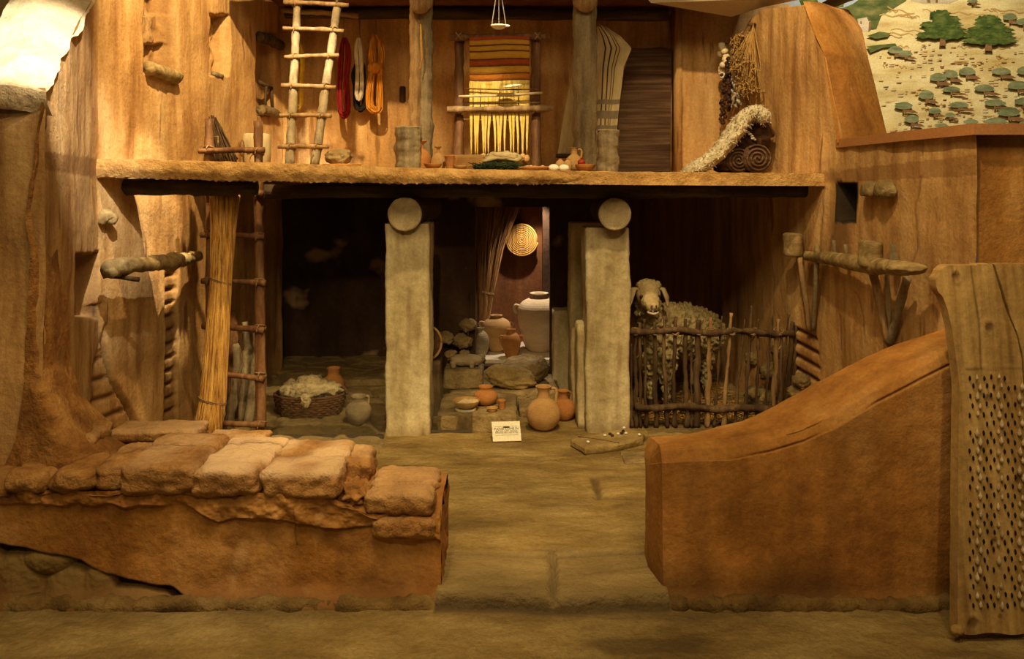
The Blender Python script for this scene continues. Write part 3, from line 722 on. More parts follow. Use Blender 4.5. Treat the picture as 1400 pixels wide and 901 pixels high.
logbeam(553, 293, 23.5, 5.17, 6.45, 'round sawn log end resting on the left pale pillar', 1)
logbeam(841, 293, 22.5, 5.20, 5.95, 'round sawn log end resting on the right front pillar', 4)
b = MB(); b.tube([P(362, 262, 5.33), P(620, 259, 5.33), P(900, 260, 5.33), P(1104, 259, 5.30)], [.048, .052, .055, .05], 14, rough=.015, sub=12)
tag(b.build('long_ceiling_beam', M['beam'], loc=P(700, 259, 5.33)), 'long blackened beam under the loft edge, resting on both log ends', 'beam', kind='thing')
b = MB(); b.tube([P(128, 254, 4.86), P(250, 256, 4.9), P(352, 257, 4.96)], [.05, .052, .048], 14, rough=.014, sub=12)
tag(b.build('short_ceiling_beam', M['beam'], loc=P(240, 256, 4.9)), 'short dark beam under the left end of the loft, above the tied reeds', 'beam', kind='thing')

# ------------------------------------------------------------------ loft posts and stumps
def post(name, label, px, w_, Y, y0, y1, seed, m='wood_grey', two=True, kind=None, parts=True):
    zb = lz(px, Y); zt = EYE-(y0-HY)/F*Y; X = XP(px, Y); r = w_/F*Y/2
    h = thing(name, label, 'post', (X, Y, zb))
    def trunk(cx, r, nm, sd, mm):
        b = MB(); n = 14
        pts = [(cx+.012*N((k*.5, 0, sd)), Y+.01*N((k*.4, 3, sd)), lerp(zb-.005, zt, k/n)) for k in range(n+1)]
        rr = [r*(1+.10*N((k*.9, 7, sd))) for k in range(n+1)]
        b.tube(pts, rr, 18, rough=.012, seed=sd, sub=4); b.build(nm, M[mm], parent=h)
    if two: trunk(X-r*.42, r*.62, 'trunk', seed, 'wood'); trunk(X+r*.40, r*.62, 'trunk', seed+3, m)
    else: trunk(X, r, 'trunk', seed, m)
    return h
post('roof_post', 'tall grey twin-trunk post left of the loom, behind the short stump', 576, 31, 5.9, -30, 230, 2)
post('roof_post', 'tall knotty grey post right of the loom, in front of the striped cloth', 800, 33, 5.9, -30, 230, 6, two=False)
b = MB(); b.tube([P(575, 2, 5.75), P(577, 2, 6.7)], .085, 20, rough=.01, sub=6); tag(b.build('roof_log', M['wood'], loc=P(576, 2, 5.8)), 'log end on top of the left roof post', 'log')
b = MB(); b.tube([P(799, 0, 5.75), P(797, 0, 6.7)], .085, 20, rough=.01, sub=6); tag(b.build('roof_log', M['wood'], loc=P(798, 2, 5.8)), 'log end on top of the right roof post', 'log')
def stump(px, w_, y0, Y, seed, label, tw=0):
    zb = lz(px, Y); zt = EYE-(y0-HY)/F*Y; X = XP(px, Y); r = w_/F*Y/2
    b = MB(); n = 8
    b.tube([(X, Y, lerp(zb, zt, k/n)) for k in range(n+1)], [r*(1+.03*N((k, 0, seed))) for k in range(n+1)], 20, rough=.014, seed=seed, sub=4)
    h = thing('post_stump', label, 'stump', (X, Y, zb)); b.build('trunk', M['wood_grey'], parent=h)
    b = MB(); b.tube([(X, Y, zt-.005), (X, Y, zt+.004)], [r*.96, r*.90], 20); b.build('cut_top', M['logend'], parent=h)
stump(558, 36, 174, 5.2, 3, 'short thick grey stump on the loft edge in front of the left post')
stump(831, 30, 178, 5.36, 8, 'short pale split stump on the loft edge in front of the brown rug')
# small square niche plug beside the yarn
b = MB(); b.box(P(546, 140, 6.97), P(556, 119, 7.05), bev=.008); tag(b.build('peg_block', M['wood_dark'], loc=P(551, 130, 6.97)), 'small dark square block set in the back wall beside the left post', 'block')
b = MB(); b.tube([P(575, 33, 5.80), P(576, 60, 5.795), P(577, 80, 5.79), P(574, 96, 5.795)], [.006, .008, .008, .006], 8, sub=4, rough=.004); tag(b.build('hanging_twig', M['straw'], loc=P(575, 60, 5.8)), 'thin crooked twig hanging on the left grey roof post', 'twig')

# ------------------------------------------------------------------ ladders
def ladder(name, label, A0, A1, B0, B1, rungs, rr, rg, over, m, lash=True):
    base = (A0+B0)/2; h = thing(name, label, 'ladder', base)
    for (a, c, sd) in ((A0, A1, 1), (B0, B1, 5)):
        b = MB(); n = 10
        b.tube([a.lerp(c, k/n)+Vector((.006*N((k*.8, sd, 0)), 0, 0)) for k in range(n+1)], [rr*(1.06-.12*k/n)*(1+.05*N((k, sd, 2))) for k in range(n+1)], 12, rough=.006, seed=sd, sub=4); b.build('rail', M[m], parent=h)
    for i, t in enumerate(rungs):
        p = A0.lerp(A1, t); q = B0.lerp(B1, t); d = (q-p).normalized(); f = Vector((0, -rr*1.25, 0)); tl = Vector((0, 0, .012*R.uniform(-1, 1)))
        b = MB(); b.tube([p-d*over*R.uniform(.8, 1.2)+f-tl, (p+q)/2+f+Vector((0, 0, .004)), q+d*over*R.uniform(.8, 1.2)+f+tl], rg, 10, rough=.006, seed=i, sub=6); b.build('rung', M['wood'] if m != 'wood_red' else M[m], parent=h)
        if lash:
            for e in (p, q):
                b = MB()
                for k in range(3):
                    b.tube([e+Vector((math.cos(a)*rr*1.15, math.sin(a)*rr*1.15-.0*rr, (k-1)*.012+.012*math.sin(a*1)*(1 if k % 2 else -1))) for a in [2*math.pi*j/12 for j in range(13)]], .004, 5)
                b.tube([e+f+Vector((math.sin(a)*rg*1.3*.3, -math.cos(a)*rg*1.2, math.sin(a)*rg*1.4)) for a in [2*math.pi*j/10 for j in range(11)]], .004, 5)
                b.build('lashing', M['rope'], parent=h)
    return h
Yb = 5.50
def lp(px, py, Y): return P(px, py, Y)
LA0 = P(396, 233, 5.55); LA1 = P(408, -30, 6.1); LB0 = P(430, 233, 5.55); LB1 = P(467, -30, 6.1)
LA0.z = lz(396, 5.55)-.0; LB0.z = LA0.z
ladder('upper_ladder', 'pale wooden ladder standing on the loft before the hanging yarn', LA0, LA1, LB0, LB1, [.09, .245, .395, .555, .70, .845], .030, .016, .075, 'wood_grey')
# lower ladder coming up through the loft
A0 = P(290, 606, 5.06); A0.z = 0; B0 = P(357, 612, 5.02); B0.z = 0
A1 = P(286, 163, 5.22); B1 = P(353, 166, 5.22)
ladder('courtyard_ladder', 'dark lashed pole ladder rising from the courtyard through the loft opening', A0, A1, B0, B1,
       [(606-575)/444, (606-511)/444, (606-447)/444, (606-385)/444, (606-322)/444, (606-264)/444, (606-205)/444], .031, .019, .045, 'wood_red')

# ------------------------------------------------------------------ stalk bundles
def bundle(name, label, cat, axis, radii, n, m, ties, rs=.0035, seed=1, parts='stalks', flat=1.0):
    base = Vector(axis[0]); h = thing(name, label, cat, base); rnd = random.Random(seed); b = MB(); K = len(axis)
    for i in range(n):
        a = rnd.uniform(0, 2*math.pi); rad = math.sqrt(rnd.uniform(.0, 1)); jit = rnd.uniform(-.05, .03)
        if i < n*.55: rad = rnd.uniform(.85, 1.0)
        pts = []
        for k in range(K):
            c = Vector(axis[k]); rr = radii[k]*rad
            pts.append(c+Vector((math.cos(a+.15*k*rnd.uniform(-.3, .3))*rr, math.sin(a)*rr*flat, (jit if k in (0, K-1) else 0)*(-1 if k == 0 else 1))))
        if k: b.tube(pts, rs*rnd.uniform(.7, 1.3), 5, sub=2)
    o = b.build(parts, M[m], parent=h); o['kind'] = 'stuff'
    for (k, ex) in ties:
        i = int(k); t = k-i; c = Vector(axis[i]).lerp(Vector(axis[min(i+1, K-1)]), t); rr = lerp(radii[i], radii[min(i+1, K-1)], t)*1.05
        b = MB()
        for j in range(2): b.tube([c+Vector((math.cos(a)*rr, math.sin(a)*rr*flat, j*.008-.02*math.cos(a))) for a in [2*math.pi*q/24 for q in range(25)]], .004, 5)
        b.build('tie', M['rope'], parent=h)
    return h
bundle('reed_bundle', 'tall golden reed bundle leaning beside the dark courtyard ladder', 'reed bundle',
       [P(280, 612, 4.88), P(291, 545, 4.92), P(302, 385, 4.98), P(305, 320, 5.02), P(307, 258, 5.05)], [.085, .078, .062, .074, .094], 430, 'straw', [(.95, 0), (2.0, 0)], .0058, flat=.6)

# ------------------------------------------------------------------ yarn on the back wall
b = MB(); b.tube([P(385, 14, 6.72), P(440, 17, 6.72), P(490, 22, 6.72)], .022, 10, rough=.01, sub=8); tag(b.build('yarn_pole', M['wood_h'], loc=P(440, 17, 6.72)), 'horizontal pole on the upper back wall carrying the yarn skeins', 'pole')
def skein(label, px, y0, y1, w_, m, seed, twist=.4, ystr=22, mat2=None, gaps=False, Y=6.78):
    top = P(px, y0, Y); L_ = (y1-y0)/F*Y; wd = w_/F*Y/2
    h = thing('yarn_skein', label, 'yarn skein', top); rnd = random.Random(seed); b = MB()
    for i in range(30):
        s = -1 if i % 2 else 1; off = rnd.uniform(.25, 1.0); dy = rnd.uniform(-.6, .6); ln = L_*rnd.uniform(.90, 1.0); ph = rnd.uniform(-.4, .4)
        pts = []
        def wprof(t): return interp([(0, .25), (.10, .75), (.3, 1), (.42, .62 if gaps else .9), (.5, .8), (.8, 1), (1, .92)], t)
        for sgn, ts in ((-1, range(12)), (1, range(11, -1, -1))):
            for k in ts:
                t = k/11*.93; x = sgn*off*wd*wprof(t)*.92+wd*.14*math.sin(t*6+ph+seed)
                pts.append(top+Vector((x, dy*wd*.6, -ln*t)))
            if sgn < 0:
                for a in (.25, .5, .75): pts.append(top+Vector((-math.cos(a*math.pi)*off*wd*.8, dy*wd*.6, -ln*(.93+.07*math.sin(a*math.pi)))))
        b.tube(pts, .0062, 5, mi=0)
    b.build('strands', M[m], parent=h)
    b = MB(); b.tube([P(px, ystr, 6.72), top+Vector((0, 0, -.02))], .004, 5); b.build('cord', M['rope'], parent=h)
    if gaps:
        b = MB(); b.blob(top+Vector((0, -.01, -L_*.42)), (wd*.9, wd*.8, .05), 3, .2, 8, 3); b.build('knot', M[m], parent=h)
skein('deep red yarn skein hanging on the back wall', 470, 52, 163, 19, 'yarn_red', 1)
skein('white yarn skein hanging in front of the black one', 491, 52, 138, 12, 'yarn_white', 4)
skein('black yarn skein mostly behind the white one', 492, 84, 153, 22, 'yarn_black', 9, ystr=20, Y=6.86)
skein('orange knotted yarn skein, rightmost on the pole', 514, 48, 156, 25, 'yarn_orange', 6, gaps=True)
skein('golden yellow yarn skein behind the pale ladder', 409, 58, 152, 13, 'yarn_yellow', 12)

# ------------------------------------------------------------------ loom
YL = 6.25; h = thing('warp_weighted_loom', 'upright wooden loom with half-woven striped orange cloth on the loft', 'loom', (XP(680, YL), YL, lz(680, YL)))
for px, sd in ((627, 2), (733, 7)):
    b = MB(); n = 9; z0 = lz(px, YL); z1 = EYE-(42-HY)/F*YL
    b.tube([(XP(px, YL)+.008*N((k, sd, 0)), YL+.10*(k/n), lerp(z0, z1, k/n)) for k in range(n+1)], [.040*(1-.12*k/n) for k in range(n+1)], 12, rough=.01, seed=sd, sub=4); b.build('upright', M['wood_red'], parent=h)
b = MB(); b.tube([P(616, 51, YL+.03), P(752, 50, YL+.03)], .026, 12, rough=.008, sub=10); b.build('cloth_beam', M['wood_red'], parent=h)
b = MB(); b.tube([P(611, 150, YL-.06), P(757, 148, YL-.06)], .024, 12, rough=.01, sub=10); b.build('crossbar', M['wood'], parent=h)
for (a, c, r, m) in ((P(636, 121, YL-.05), P(735, 122, YL-.06), .006, 'wood_red'), (P(627, 132, YL-.09), P(742, 127, YL-.09), .010, 'linen'), (P(632, 140, YL-.03), P(738, 140, YL-.03), .005, 'wood'), (P(634, 163, YL-.02), P(720, 164, YL-.02), .004, 'wood')):
    b = MB(); b.tube([a, (a+c)/2+Vector((0, 0, -.006)), c], r, 8, sub=4); b.build('heddle_rod', M[m], parent=h)
for px, py in ((627, 49), (735, 49), (627, 150), (734, 149)):
    b = MB()
    for s in (-1, 1): b.tube([P(px-4*s, py+5, YL-.045), P(px, py, YL-.06), P(px+4*s, py-5, YL-.045)], .006, 6, sub=3)
    b.build('lashing', M['rope'], parent=h)
b = MB(); segs = [(50, 55, 'cl_red'), (55, 61, 'cl_gold'), (61, 63, 'cl_brown'), (63, 69, 'cl_gold'), (69, 71, 'cl_brown'), (71, 80, 'cl_gold'), (80, 82, 'cl_brown'), (82, 89, 'cl_red'), (89, 91, 'cl_brown'), (91, 100, 'cl_gold'), (100, 101.5, 'cl_brown'), (101.5, 109, 'cl_orange'), (109, 110.5, 'cl_brown'), (110.5, 116, 'warp')]
ml = []
for (a, c, m) in segs:
    if m not in ml: ml.append(m)
    def fn(u, v, a=a, c=c):
        q = P(lerp(642, 724, u), lerp(a, c, v), YL-.005+.0); q.z += .006*math.sin(u*5+q.z*4); q.y += .006*N((u*6, q.z*3, 0)); return q
    b.grid(fn, 24, 2, ml.index(m)); 
o = b.build('woven_cloth', [M[m] for m in ml], parent=h); sol = o.modifiers.new('s', 'SOLIDIFY'); sol.thickness = .006
rnd = random.Random(5)
for i in range(16):
    px = 644+i*5.2+rnd.uniform(-.6, .6); pb = px+rnd.uniform(-2.5, 2.5)-(1 if i < 4 else 0)
    b = MB()
    for s in (-1, 0, 1):
        b.tube([P(px+s*1.9, 112, YL-.004), P(px+s*1.4, 150, YL-.03), P(pb+s*.6, 185, YL-.02), P(pb, 212, YL-.02)], [.005, .005, .005, .004], 6, sub=3)
    b.build('warp_threads', M['warp'], parent=h)
    c = P(pb, 217+rnd.uniform(-3, 2), YL-.03); b = MB(); b.blob(c, (.024, .024, .03), 2, .15, 6, i); b.build('loom_weight', M['clay'], parent=h)
b = MB(); b.tube([P(689, 119, YL-.10), P(700, 117.5, YL-.10), P(713, 116, YL-.10)], [.007, .014, .007], 10, sub=4); tag(b.build('weaving_shuttle', M['egg'], loc=P(700, 117, YL-.1)), 'small pale shuttle lying against the loom threads', 'shuttle')

# ------------------------------------------------------------------ jars
PROF = {
 'jar': [(0, 0), (.45, .0), (.62, .06), (.85, .22), (.98, .42), (1, .55), (.93, .68), (.75, .79), (.52, .86), (.40, .90), (.38, .95), (.46, 1), (.40, 1), (.32, .95), (.30, .86), (0, .80)],
 'jug': [(0, 0), (.45, 0), (.75, .08), (.95, .22), (1, .36), (.93, .50), (.72, .62), (.45, .70), (.37, .76), (.36, .88), (.42, .96), (.50, 1), (.44, 1), (.34, .94), (.30, .76), (0, .70)],
 'pot': [(0, 0), (.35, 0), (.66, .08), (.92, .25), (1, .45), (.92, .62), (.70, .74), (.56, .80), (.54, .90), (.60, 1), (.53, 1), (.47, .88), (.45, .78), (0, .72)],
 'bottle': [(0, 0), (.7, 0), (.92, .12), (1, .3), (.9, .48), (.62, .62), (.28, .70), (.20, .78), (.20, .88), (.46, .95), (.46, 1), (.1, 1), (0, .97)],
 'bowl': [(0, .06), (.38, 0), (.42, .06), (.70, .30), (.92, .65), (1, 1), (.95, 1), (.84, .65), (.6, .34), (.3, .2), (0, .18)],
 'cup': [(0, 0), (.6, 0), (.75, .3), (.85, .7), (1, .95), (1, 1), (.9, 1), (.72, .6), (.6, .2), (0, .15)],
 'amph': [(0, 0), (.42, 0), (.62, .08), (.80, .25), (.93, .45), (1, .62), (.95, .76), (.75, .86), (.45, .92), (.30, .94), (.30, .97), (.42, 1), (.40, 1.01), (.26, 1), (.24, .94), (0, .9)],
}
def smoothprof(p, k=4):
    out = []
    for i in range(len(p)-1):
        p0 = p[max(i-1, 0)]; p1 = p[i]; p2 = p[i+1]; p3 = p[min(i+2, len(p)-1)]
        for j in range(k):
            t = j/k
            out.append(tuple(max(0, .5*((2*p1[d])+(-p0[d]+p2[d])*t+(2*p0[d]-5*p1[d]+4*p2[d]-p3[d])*t*t+(-p0[d]+3*p1[d]-3*p2[d]+p3[d])*t**3)) for d in (0, 1)))
    out.append(p[-1]); return out
def pot(name, label, cat, px, Y, zb, w_, ytop, m, prof='jar', handles=(), group=None, tilt=0, hr=.007, body='body', squash=1):
    """handles: (angle deg, low frac, high frac, reach)"""
    H = EYE-(ytop-HY)/F*Y-zb; rad = w_/F*Y/2; c = Vector((XP(px, Y), Y, zb)); pr = smoothprof(PROF[prof])
    h = thing(name, label, cat, c, group); b = MB(); b.lathe((c), [(r*rad, z*H) for r, z in pr], 32, squash=squash, rough=.004, seed=px)
    b.build(body, M[m], parent=h)
    def rad_at(f):
        for (r0, z0), (r1, z1) in zip(pr, pr[1:]):
            if z0 <= f <= z1 and z1 > z0: return lerp(r0, r1, (f-z0)/(z1-z0))*rad
        return rad
    for (a, lo, hi, reach) in handles:
        a = math.radians(a); d = Vector((math.cos(a), math.sin(a), 0)); r0 = rad_at(lo)-.004; r1 = rad_at(hi)-.003; o_ = max(r0, r1)+reach*rad
        pts = [c+d*r1+Vector((0, 0, hi*H)), c+d*lerp(r1, o_, .7)+Vector((0, 0, (hi+.015)*H)), c+d*o_+Vector((0, 0, lerp(lo, hi, .75)*H)), c+d*o_*.98+Vector((0, 0, lerp(lo, hi, .45)*H)), c+d*lerp(r0, o_, .5)+Vector((0, 0, lerp(lo, hi, .12)*H)), c+d*r0+Vector((0, 0, lo*H))]
        # smooth through points
        q = []
        for i in range(len(pts)-1):
            p0, p1, p2, p3 = pts[max(i-1, 0)], pts[i], pts[i+1], pts[min(i+2, len(pts)-1)]
            for j in range(4):
                t = j/4; q.append(.5*((2*p1)+(p2-p0)*t+(2*p0-5*p1+4*p2-p3)*t*t+(3*p1-p0-3*p2+p3)*t**3))
        q.append(pts[-1]); b = MB(); b.tube(q, hr, 8); b.build('handle', M[m], parent=h)
    if tilt: h.rotation_euler = (0, tilt, 0)
    return h
# courtyard
Yj = fl(585)
pot('water_jug', 'large round tan jug with one handle beside the white sign', 'jug', 743, 5.40, 0, 46, 528, 'clay', 'jug', [(8, .60, .93, .05)], hr=.010)
pot('storage_jar', 'reddish jar standing in shadow behind the large tan jug', 'jar', 770, 5.62, 0, 34, 534, 'clay_red', 'jug', [(30, .6, .9, .05)], hr=.008)
pot('cooking_pot', 'round-bellied grey-green pot with handle right of the wool basket', 'pot', 490, fl(582)+.03, 0.005, 35, 541, 'clay_grey', 'pot', [(20, .70, .95, .08)], hr=.009)
pot('storage_jar', 'small orange jar on the cobbles behind the wool basket', 'jar', 456, 6.05, 0.005, 31, 503, 'clay_red', 'pot')
# ledge platform in the middle
def stonebox(name, label, cat, a, c, bev, seed, m='stone', rough=.008, seg=14, kind=None):
    b = MB(); b.box(a, c, bev=bev, rough=rough, seg=seg, seed=seed); o = b.build(name, M[m], loc=(a[0]/2+c[0]/2, a[1]/2+c[1]/2, a[2])); return tag(o, label, cat, kind=kind)
Z1 = .12
stonebox('stone_bench', 'low broad mud bench holding the small bowl and pots', 'bench', (XP(597, 5.32), 5.31, -.01), (XP(707, 5.32), 5.88, Z1), .02, 2, 'stone')
stonebox('hearth_slab', 'raised mud slab under the big grey grinding stone', 'slab', (-.46, 5.89, -.01), (.35, 6.48, .12), .02, 4, 'stone', kind='thing')
stonebox('side_slab', 'dark low block between the bench and the tall tan jug', 'slab', (XP(709, 5.6), 5.66, -.01), (.27, 5.86, .07), .02, 7, 'stone', kind='thing')
pot('clay_bowl', 'broken pale clay bowl on a white ring, front of the mud bench', 'bowl', 637, 5.42, Z1+.012, 37, 547, 'clay', 'bowl')
b = MB(); c = Vector((XP(637, 5.42), 5.42, Z1)); b.tube([c+Vector((math.cos(a)*.062, math.sin(a)*.062, .008)) for a in [2*math.pi*k/24 for k in range(25)]], .009, 8)
tag(b.build('pot_ring', M['whiteledge'], loc=c), 'white ring stand under the broken clay bowl', 'ring stand')
b = MB(); q = P(641, 548, 5.45)
b.poly([q+Vector(v) for v in ((-.075, 0, -.012), (-.03, .004, .016), (.0, .004, .010), (.012, .004, .018), (.07, 0, .006), (.06, -.01, -.03), (-.06, -.01, -.03))]); o = b.build('bowl_sherd', M['clay_pale'], loc=q, smooth=False)
o.modifiers.new('s', 'SOLIDIFY').thickness = .008; tag(o, 'pale pottery sherd leaning inside the broken clay bowl', 'pottery sherd')
pot('cooking_pot', 'round orange pot at the back of the mud bench', 'pot', 664, 5.55, Z1, 33, 528, 'clay_red', 'pot')
pot('small_cup', 'tiny low clay cup beside the broken bowl on the mud bench', 'cup', 673, 5.39, Z1, 15, 557, 'clay', 'cup')
pot('small_cup', 'small upright dark cup, rightmost on the mud bench', 'cup', 686, 5.44, Z1, 12, 547, 'clay_red', 'cup')
# grinding stone: big rough trough stone with pale front
b = MB(); b.blob(P(716, 505, 6.22), (.19, .17, .125), 5, .10, 8, 5, rot=Matrix.Rotation(-.10, 3, 'Y'))
h = thing('grinding_stone', 'big rough grey boulder quern below the storeroom jars', 'quern', P(710, 528, 6.05))
for v in b.v:
    d = (Vector((v.x, v.y, 0))-Vector((XP(712, 6.22), 6.2, 0)))
    if v.z > .16 and (d.x/.16)**2+(d.y/.12)**2 < 1: v.z -= .06*(1-((d.x/.16)**2+(d.y/.12)**2))**.5
[setattr(v, 'z', max(v.z, .121)) for v in b.v]; b.build('quern_bed', M['stone'], parent=h)
b = MB(); b.blob(P(698, 516, 6.02), (.195, .10, .088), 5, .14, 9, 9, rot=Matrix.Rotation(.14, 3, 'Y')); [setattr(v, 'z', max(v.z, .121)) for v in b.v]; b.build('front_stone', M['flag'], parent=h)
# stones and figurine-like stool at left of the doorway
def rock(label, px, py, Y, rx, ry, rz, seed, m='stone', cat='stone', name='field_stone', group=None):
    b = MB(); c = P(px, py, Y); b.blob(c, (rx, ry, rz), 3, .45, 8, seed); tag(b.build(name, M[m], loc=c-Vector((0, 0, rz*.9))), label, cat, group)
stonebox('mud_block', 'low dark mud block beneath the clay stool left of the quern', 'block', (XP(607, 6.0), 5.95, .121), (XP(660, 6.0), 6.3, .262), .02, 9)
h = thing('clay_stool', 'small dark clay stool with stubby legs left of the quern', 'stool', P(637, 512, 6.05))
b = MB(); b.blob(P(637, 492, 6.08), (.13, .07, .045), 3, .2, 8, 4); b.build('seat', M['clay_grey'], parent=h)
for px, Y, s in ((620, 6.03, 1), (645, 6.03, 2), (652, 6.14, 3), (628, 6.14, 4)):
    b = MB(); t = P(px, 494, Y); b.tube([t, Vector((t.x, t.y, .262))], [.028, .018], 10, rough=.004, seed=s, sub=4); b.build('leg', M['clay_grey'], parent=h)
for i, (px, py, Y, r, sd, lab) in enumerate([(616, 485, 6.15, .05, 3, 'brown rounded stone on the left end of the clay stool'), (635, 484, 6.1, .042, 4, 'pale angular stone in the middle of the clay stool'), (655, 491, 6.25, .05, 9, 'grey stone right of the clay stool'),
        (632, 466, 6.38, .075, 6, 'larger dim stone piled behind the clay stool'), (610, 462, 6.4, .07, 7, 'dark stone piled near the left pillar by the doorway'), (640, 444, 6.42, .07, 2, 'topmost dim stone of the heap by the doorway')]):
    rock(lab, px, py, Y, r, r*.8, r*.72, sd, name='field_stone')
b = MB(); b.tube([P(640, 488, 6.40), P(640, 430, 6.42), P(641, 400, 6.44)], .007, 6, sub=3, rough=.003); tag(b.build('thin_stick', M['wood_dark'], loc=P(640, 488, 6.4)), 'thin dark stick standing in the stone heap by the doorway', 'stick')
# shallow basket on the pillar side
stonebox('dark_chest', 'dark plain block standing under the round sieve behind the left pillar', 'block', (XP(566, 5.75), 5.68, -.01), (XP(603, 5.75), 5.9, .385), .01, 5, 'wood_dark')
h = thing('hanging_sieve', 'round shallow sieve showing from behind the left pillar', 'sieve', P(586, 469, 5.75))
b = MB(); c = P(584, 469, 5.75)
ring = [c+Vector((math.cos(a)*.10, math.cos(a)*.02, math.sin(a)*.12)) for a in [2*math.pi*k/32 for k in range(33)]]
b.tube(ring, .009, 8); b.build('rim', M['clay'], parent=h)
b = MB(); b.poly([q+Vector((0, .01, 0)) for q in ring[:-1]]); b.build('mesh_bottom', M['wicker'], parent=h)
# manger slabs between pillar rows
def slabp(label, px0, px1, Y0, Y1, ytop, seed):
    x0 = XP(px0, Y0); zt = EYE-(ytop-HY)/F*Y0
    x1 = XP(px1, Y0); b = MB(); b.box((x0, Y0, -.01), (x1, Y1, zt), bev=.02, rough=.012, seg=14, seed=seed); tag(b.build('manger_slab', M['pillar'], loc=((x0+x1)/2, (Y0+Y1)/2, 0)), label, 'stone slab')
slabp('upright stone slab touching the right front pillar, low manger wall', 789, 803, 5.42, 5.62, 443, 2)
slabp('second upright manger slab, behind the one at the pillar', 781, 800, 5.70, 5.92, 448, 3)
slabp('farthest manger slab, beside the storeroom doorway', 756, 783, 6.26, 6.47, 425, 5)

# ------------------------------------------------------------------ storeroom
ZS = .20
pot('storage_jar', 'tall ochre two-handled jar in the middle of the storeroom ledge', 'jar', 679, 6.94, ZS, 40, 431, 'clay', 'amph', [(0, .66, .80, .22), (180, .66, .80, .22)], hr=.009)
pot('storage_jar', 'small red jar in front of the tall ochre storeroom jar', 'jar', 699, 6.70, ZS, 26, 450, 'clay_red', 'jar', [(0, .55, .74, .26), (180, .55, .74, .26)], hr=.008)
pot('storage_jar', 'grey-green jar at the left edge of the storeroom doorway', 'jar', 657, 6.72, ZS, 23, 448, 'clay_grey', 'jar')
pot('large_storage_jar', 'huge jar with brightly lit shoulder, right side of storeroom', 'jar', 737, 6.95, ZS, 60, 401, 'clay_pale', 'amph', [(180, .66, .78, .16), (300, .55, .68, .12)], hr=.012)
h = thing('coiled_mat', 'round coiled straw mat hung on the storeroom wall', 'mat', P(713, 327, 7.32)); b = MB()
c = P(713, 327, 7.34); pts = []
for k in range(300):
    a = k/300*9*2*math.pi; r = .008+.140*k/300; pts.append(c+Vector((math.cos(a)*r, -.06, math.sin(a)*r)))
b.tube(pts, .0085, 6); b.build('coil', M['straw'], parent=h)
b = MB(); b.tube([c+Vector((0, -.056, 0)), c+Vector((0, -.001, 0))], .145, 30); b.build('backing', M['reed'], parent=h)
bundle('brush_bundle', 'dark twig bundle flaring upward at the left of the storeroom', 'twig bundle',
       [P(661, 484, 7.18), P(661, 440, 7.19), P(664, 400, 7.20), P(670, 340, 7.21), P(682, 262, 7.22)], [.055, .05, .072, .12, .24], 260, 'reed', [(1.0, 0), (2.0, 0)], .0045, seed=3, flat=.45)

# ------------------------------------------------------------------ basket of wool
Yk = 5.72; h = thing('wool_basket', 'dark oval wicker basket on the cobbled floor', 'basket', (XP(425, Yk), Yk, .01))
c = Vector((XP(424, Yk), Yk, .012)); ra, rb = 47/F*Yk, .17; b = MB()
for row in range(9):
    z = .012+row*.0165; f = .86+.14*math.sin(min(1, row/8)*1.6); pts = []
    for k in range(97):
        a = 2*math.pi*k/96; wv = .005*math.sin(k*math.pi/2+row*math.pi)
        pts.append(c+Vector((math.cos(a)*(ra*f+wv), math.sin(a)*(rb*f+wv), z)))
    b.tube(pts, .0095, 6)
b.build('weave', M['wicker'], parent=h)
b = MB(); b.tube([c+Vector((math.cos(a)*(ra-.01)*.9, math.sin(a)*(rb-.01)*.9, .0)) for a in (0,)]+[c+Vector((0, 0, .01))], .01, 6) if False else None
b.poly([c+Vector((math.cos(a)*ra*.88, math.sin(a)*rb*.88, .006)) for a in [2*math.pi*k/24 for k in range(24)]]); b.build('base', M['wicker'], parent=h)
b = MB(); hc = c+Vector((ra*.97, .0, .15)); b.tube([hc+Vector((-.05*math.cos(a)-.02, .02*math.cos(a), .055*math.sin(a)-.01)) for a in [math.pi*k/12 for k in range(13)]], .009, 8); b.build('handle', M['wicker'], parent=h)
b = MB()
for i in range(16):
    a = i*2.4; rr = math.sqrt(i/16); b.blob(c+Vector((math.cos(a)*ra*.66*rr, math.sin(a)*rb*.6*rr, .150+.06*(1-rr)+.02*R.random())), (.09, .07, .05), 3, .5, 11, i)
b.blob(P(418, 548, 5.53), (.035, .02, .05), 3, .5, 9, 3)
for v in b.v: v.z = max(v.z, .10) if v.y > 5.57 else v.z
tag(b.build('raw_wool', M['wool'], loc=c+Vector((0, 0, .12))), 'heap of raw cream wool piled in the wicker basket', 'wool', kind='stuff')
# flat stone ledge at the back of the left room
stonebox('stone_ledge', 'long low flat stone ledge at the back of the left room', 'ledge', (XP(436, 6.6), 6.5, -.01), (XP(530, 6.6), 6.8, .06), .02, 5)
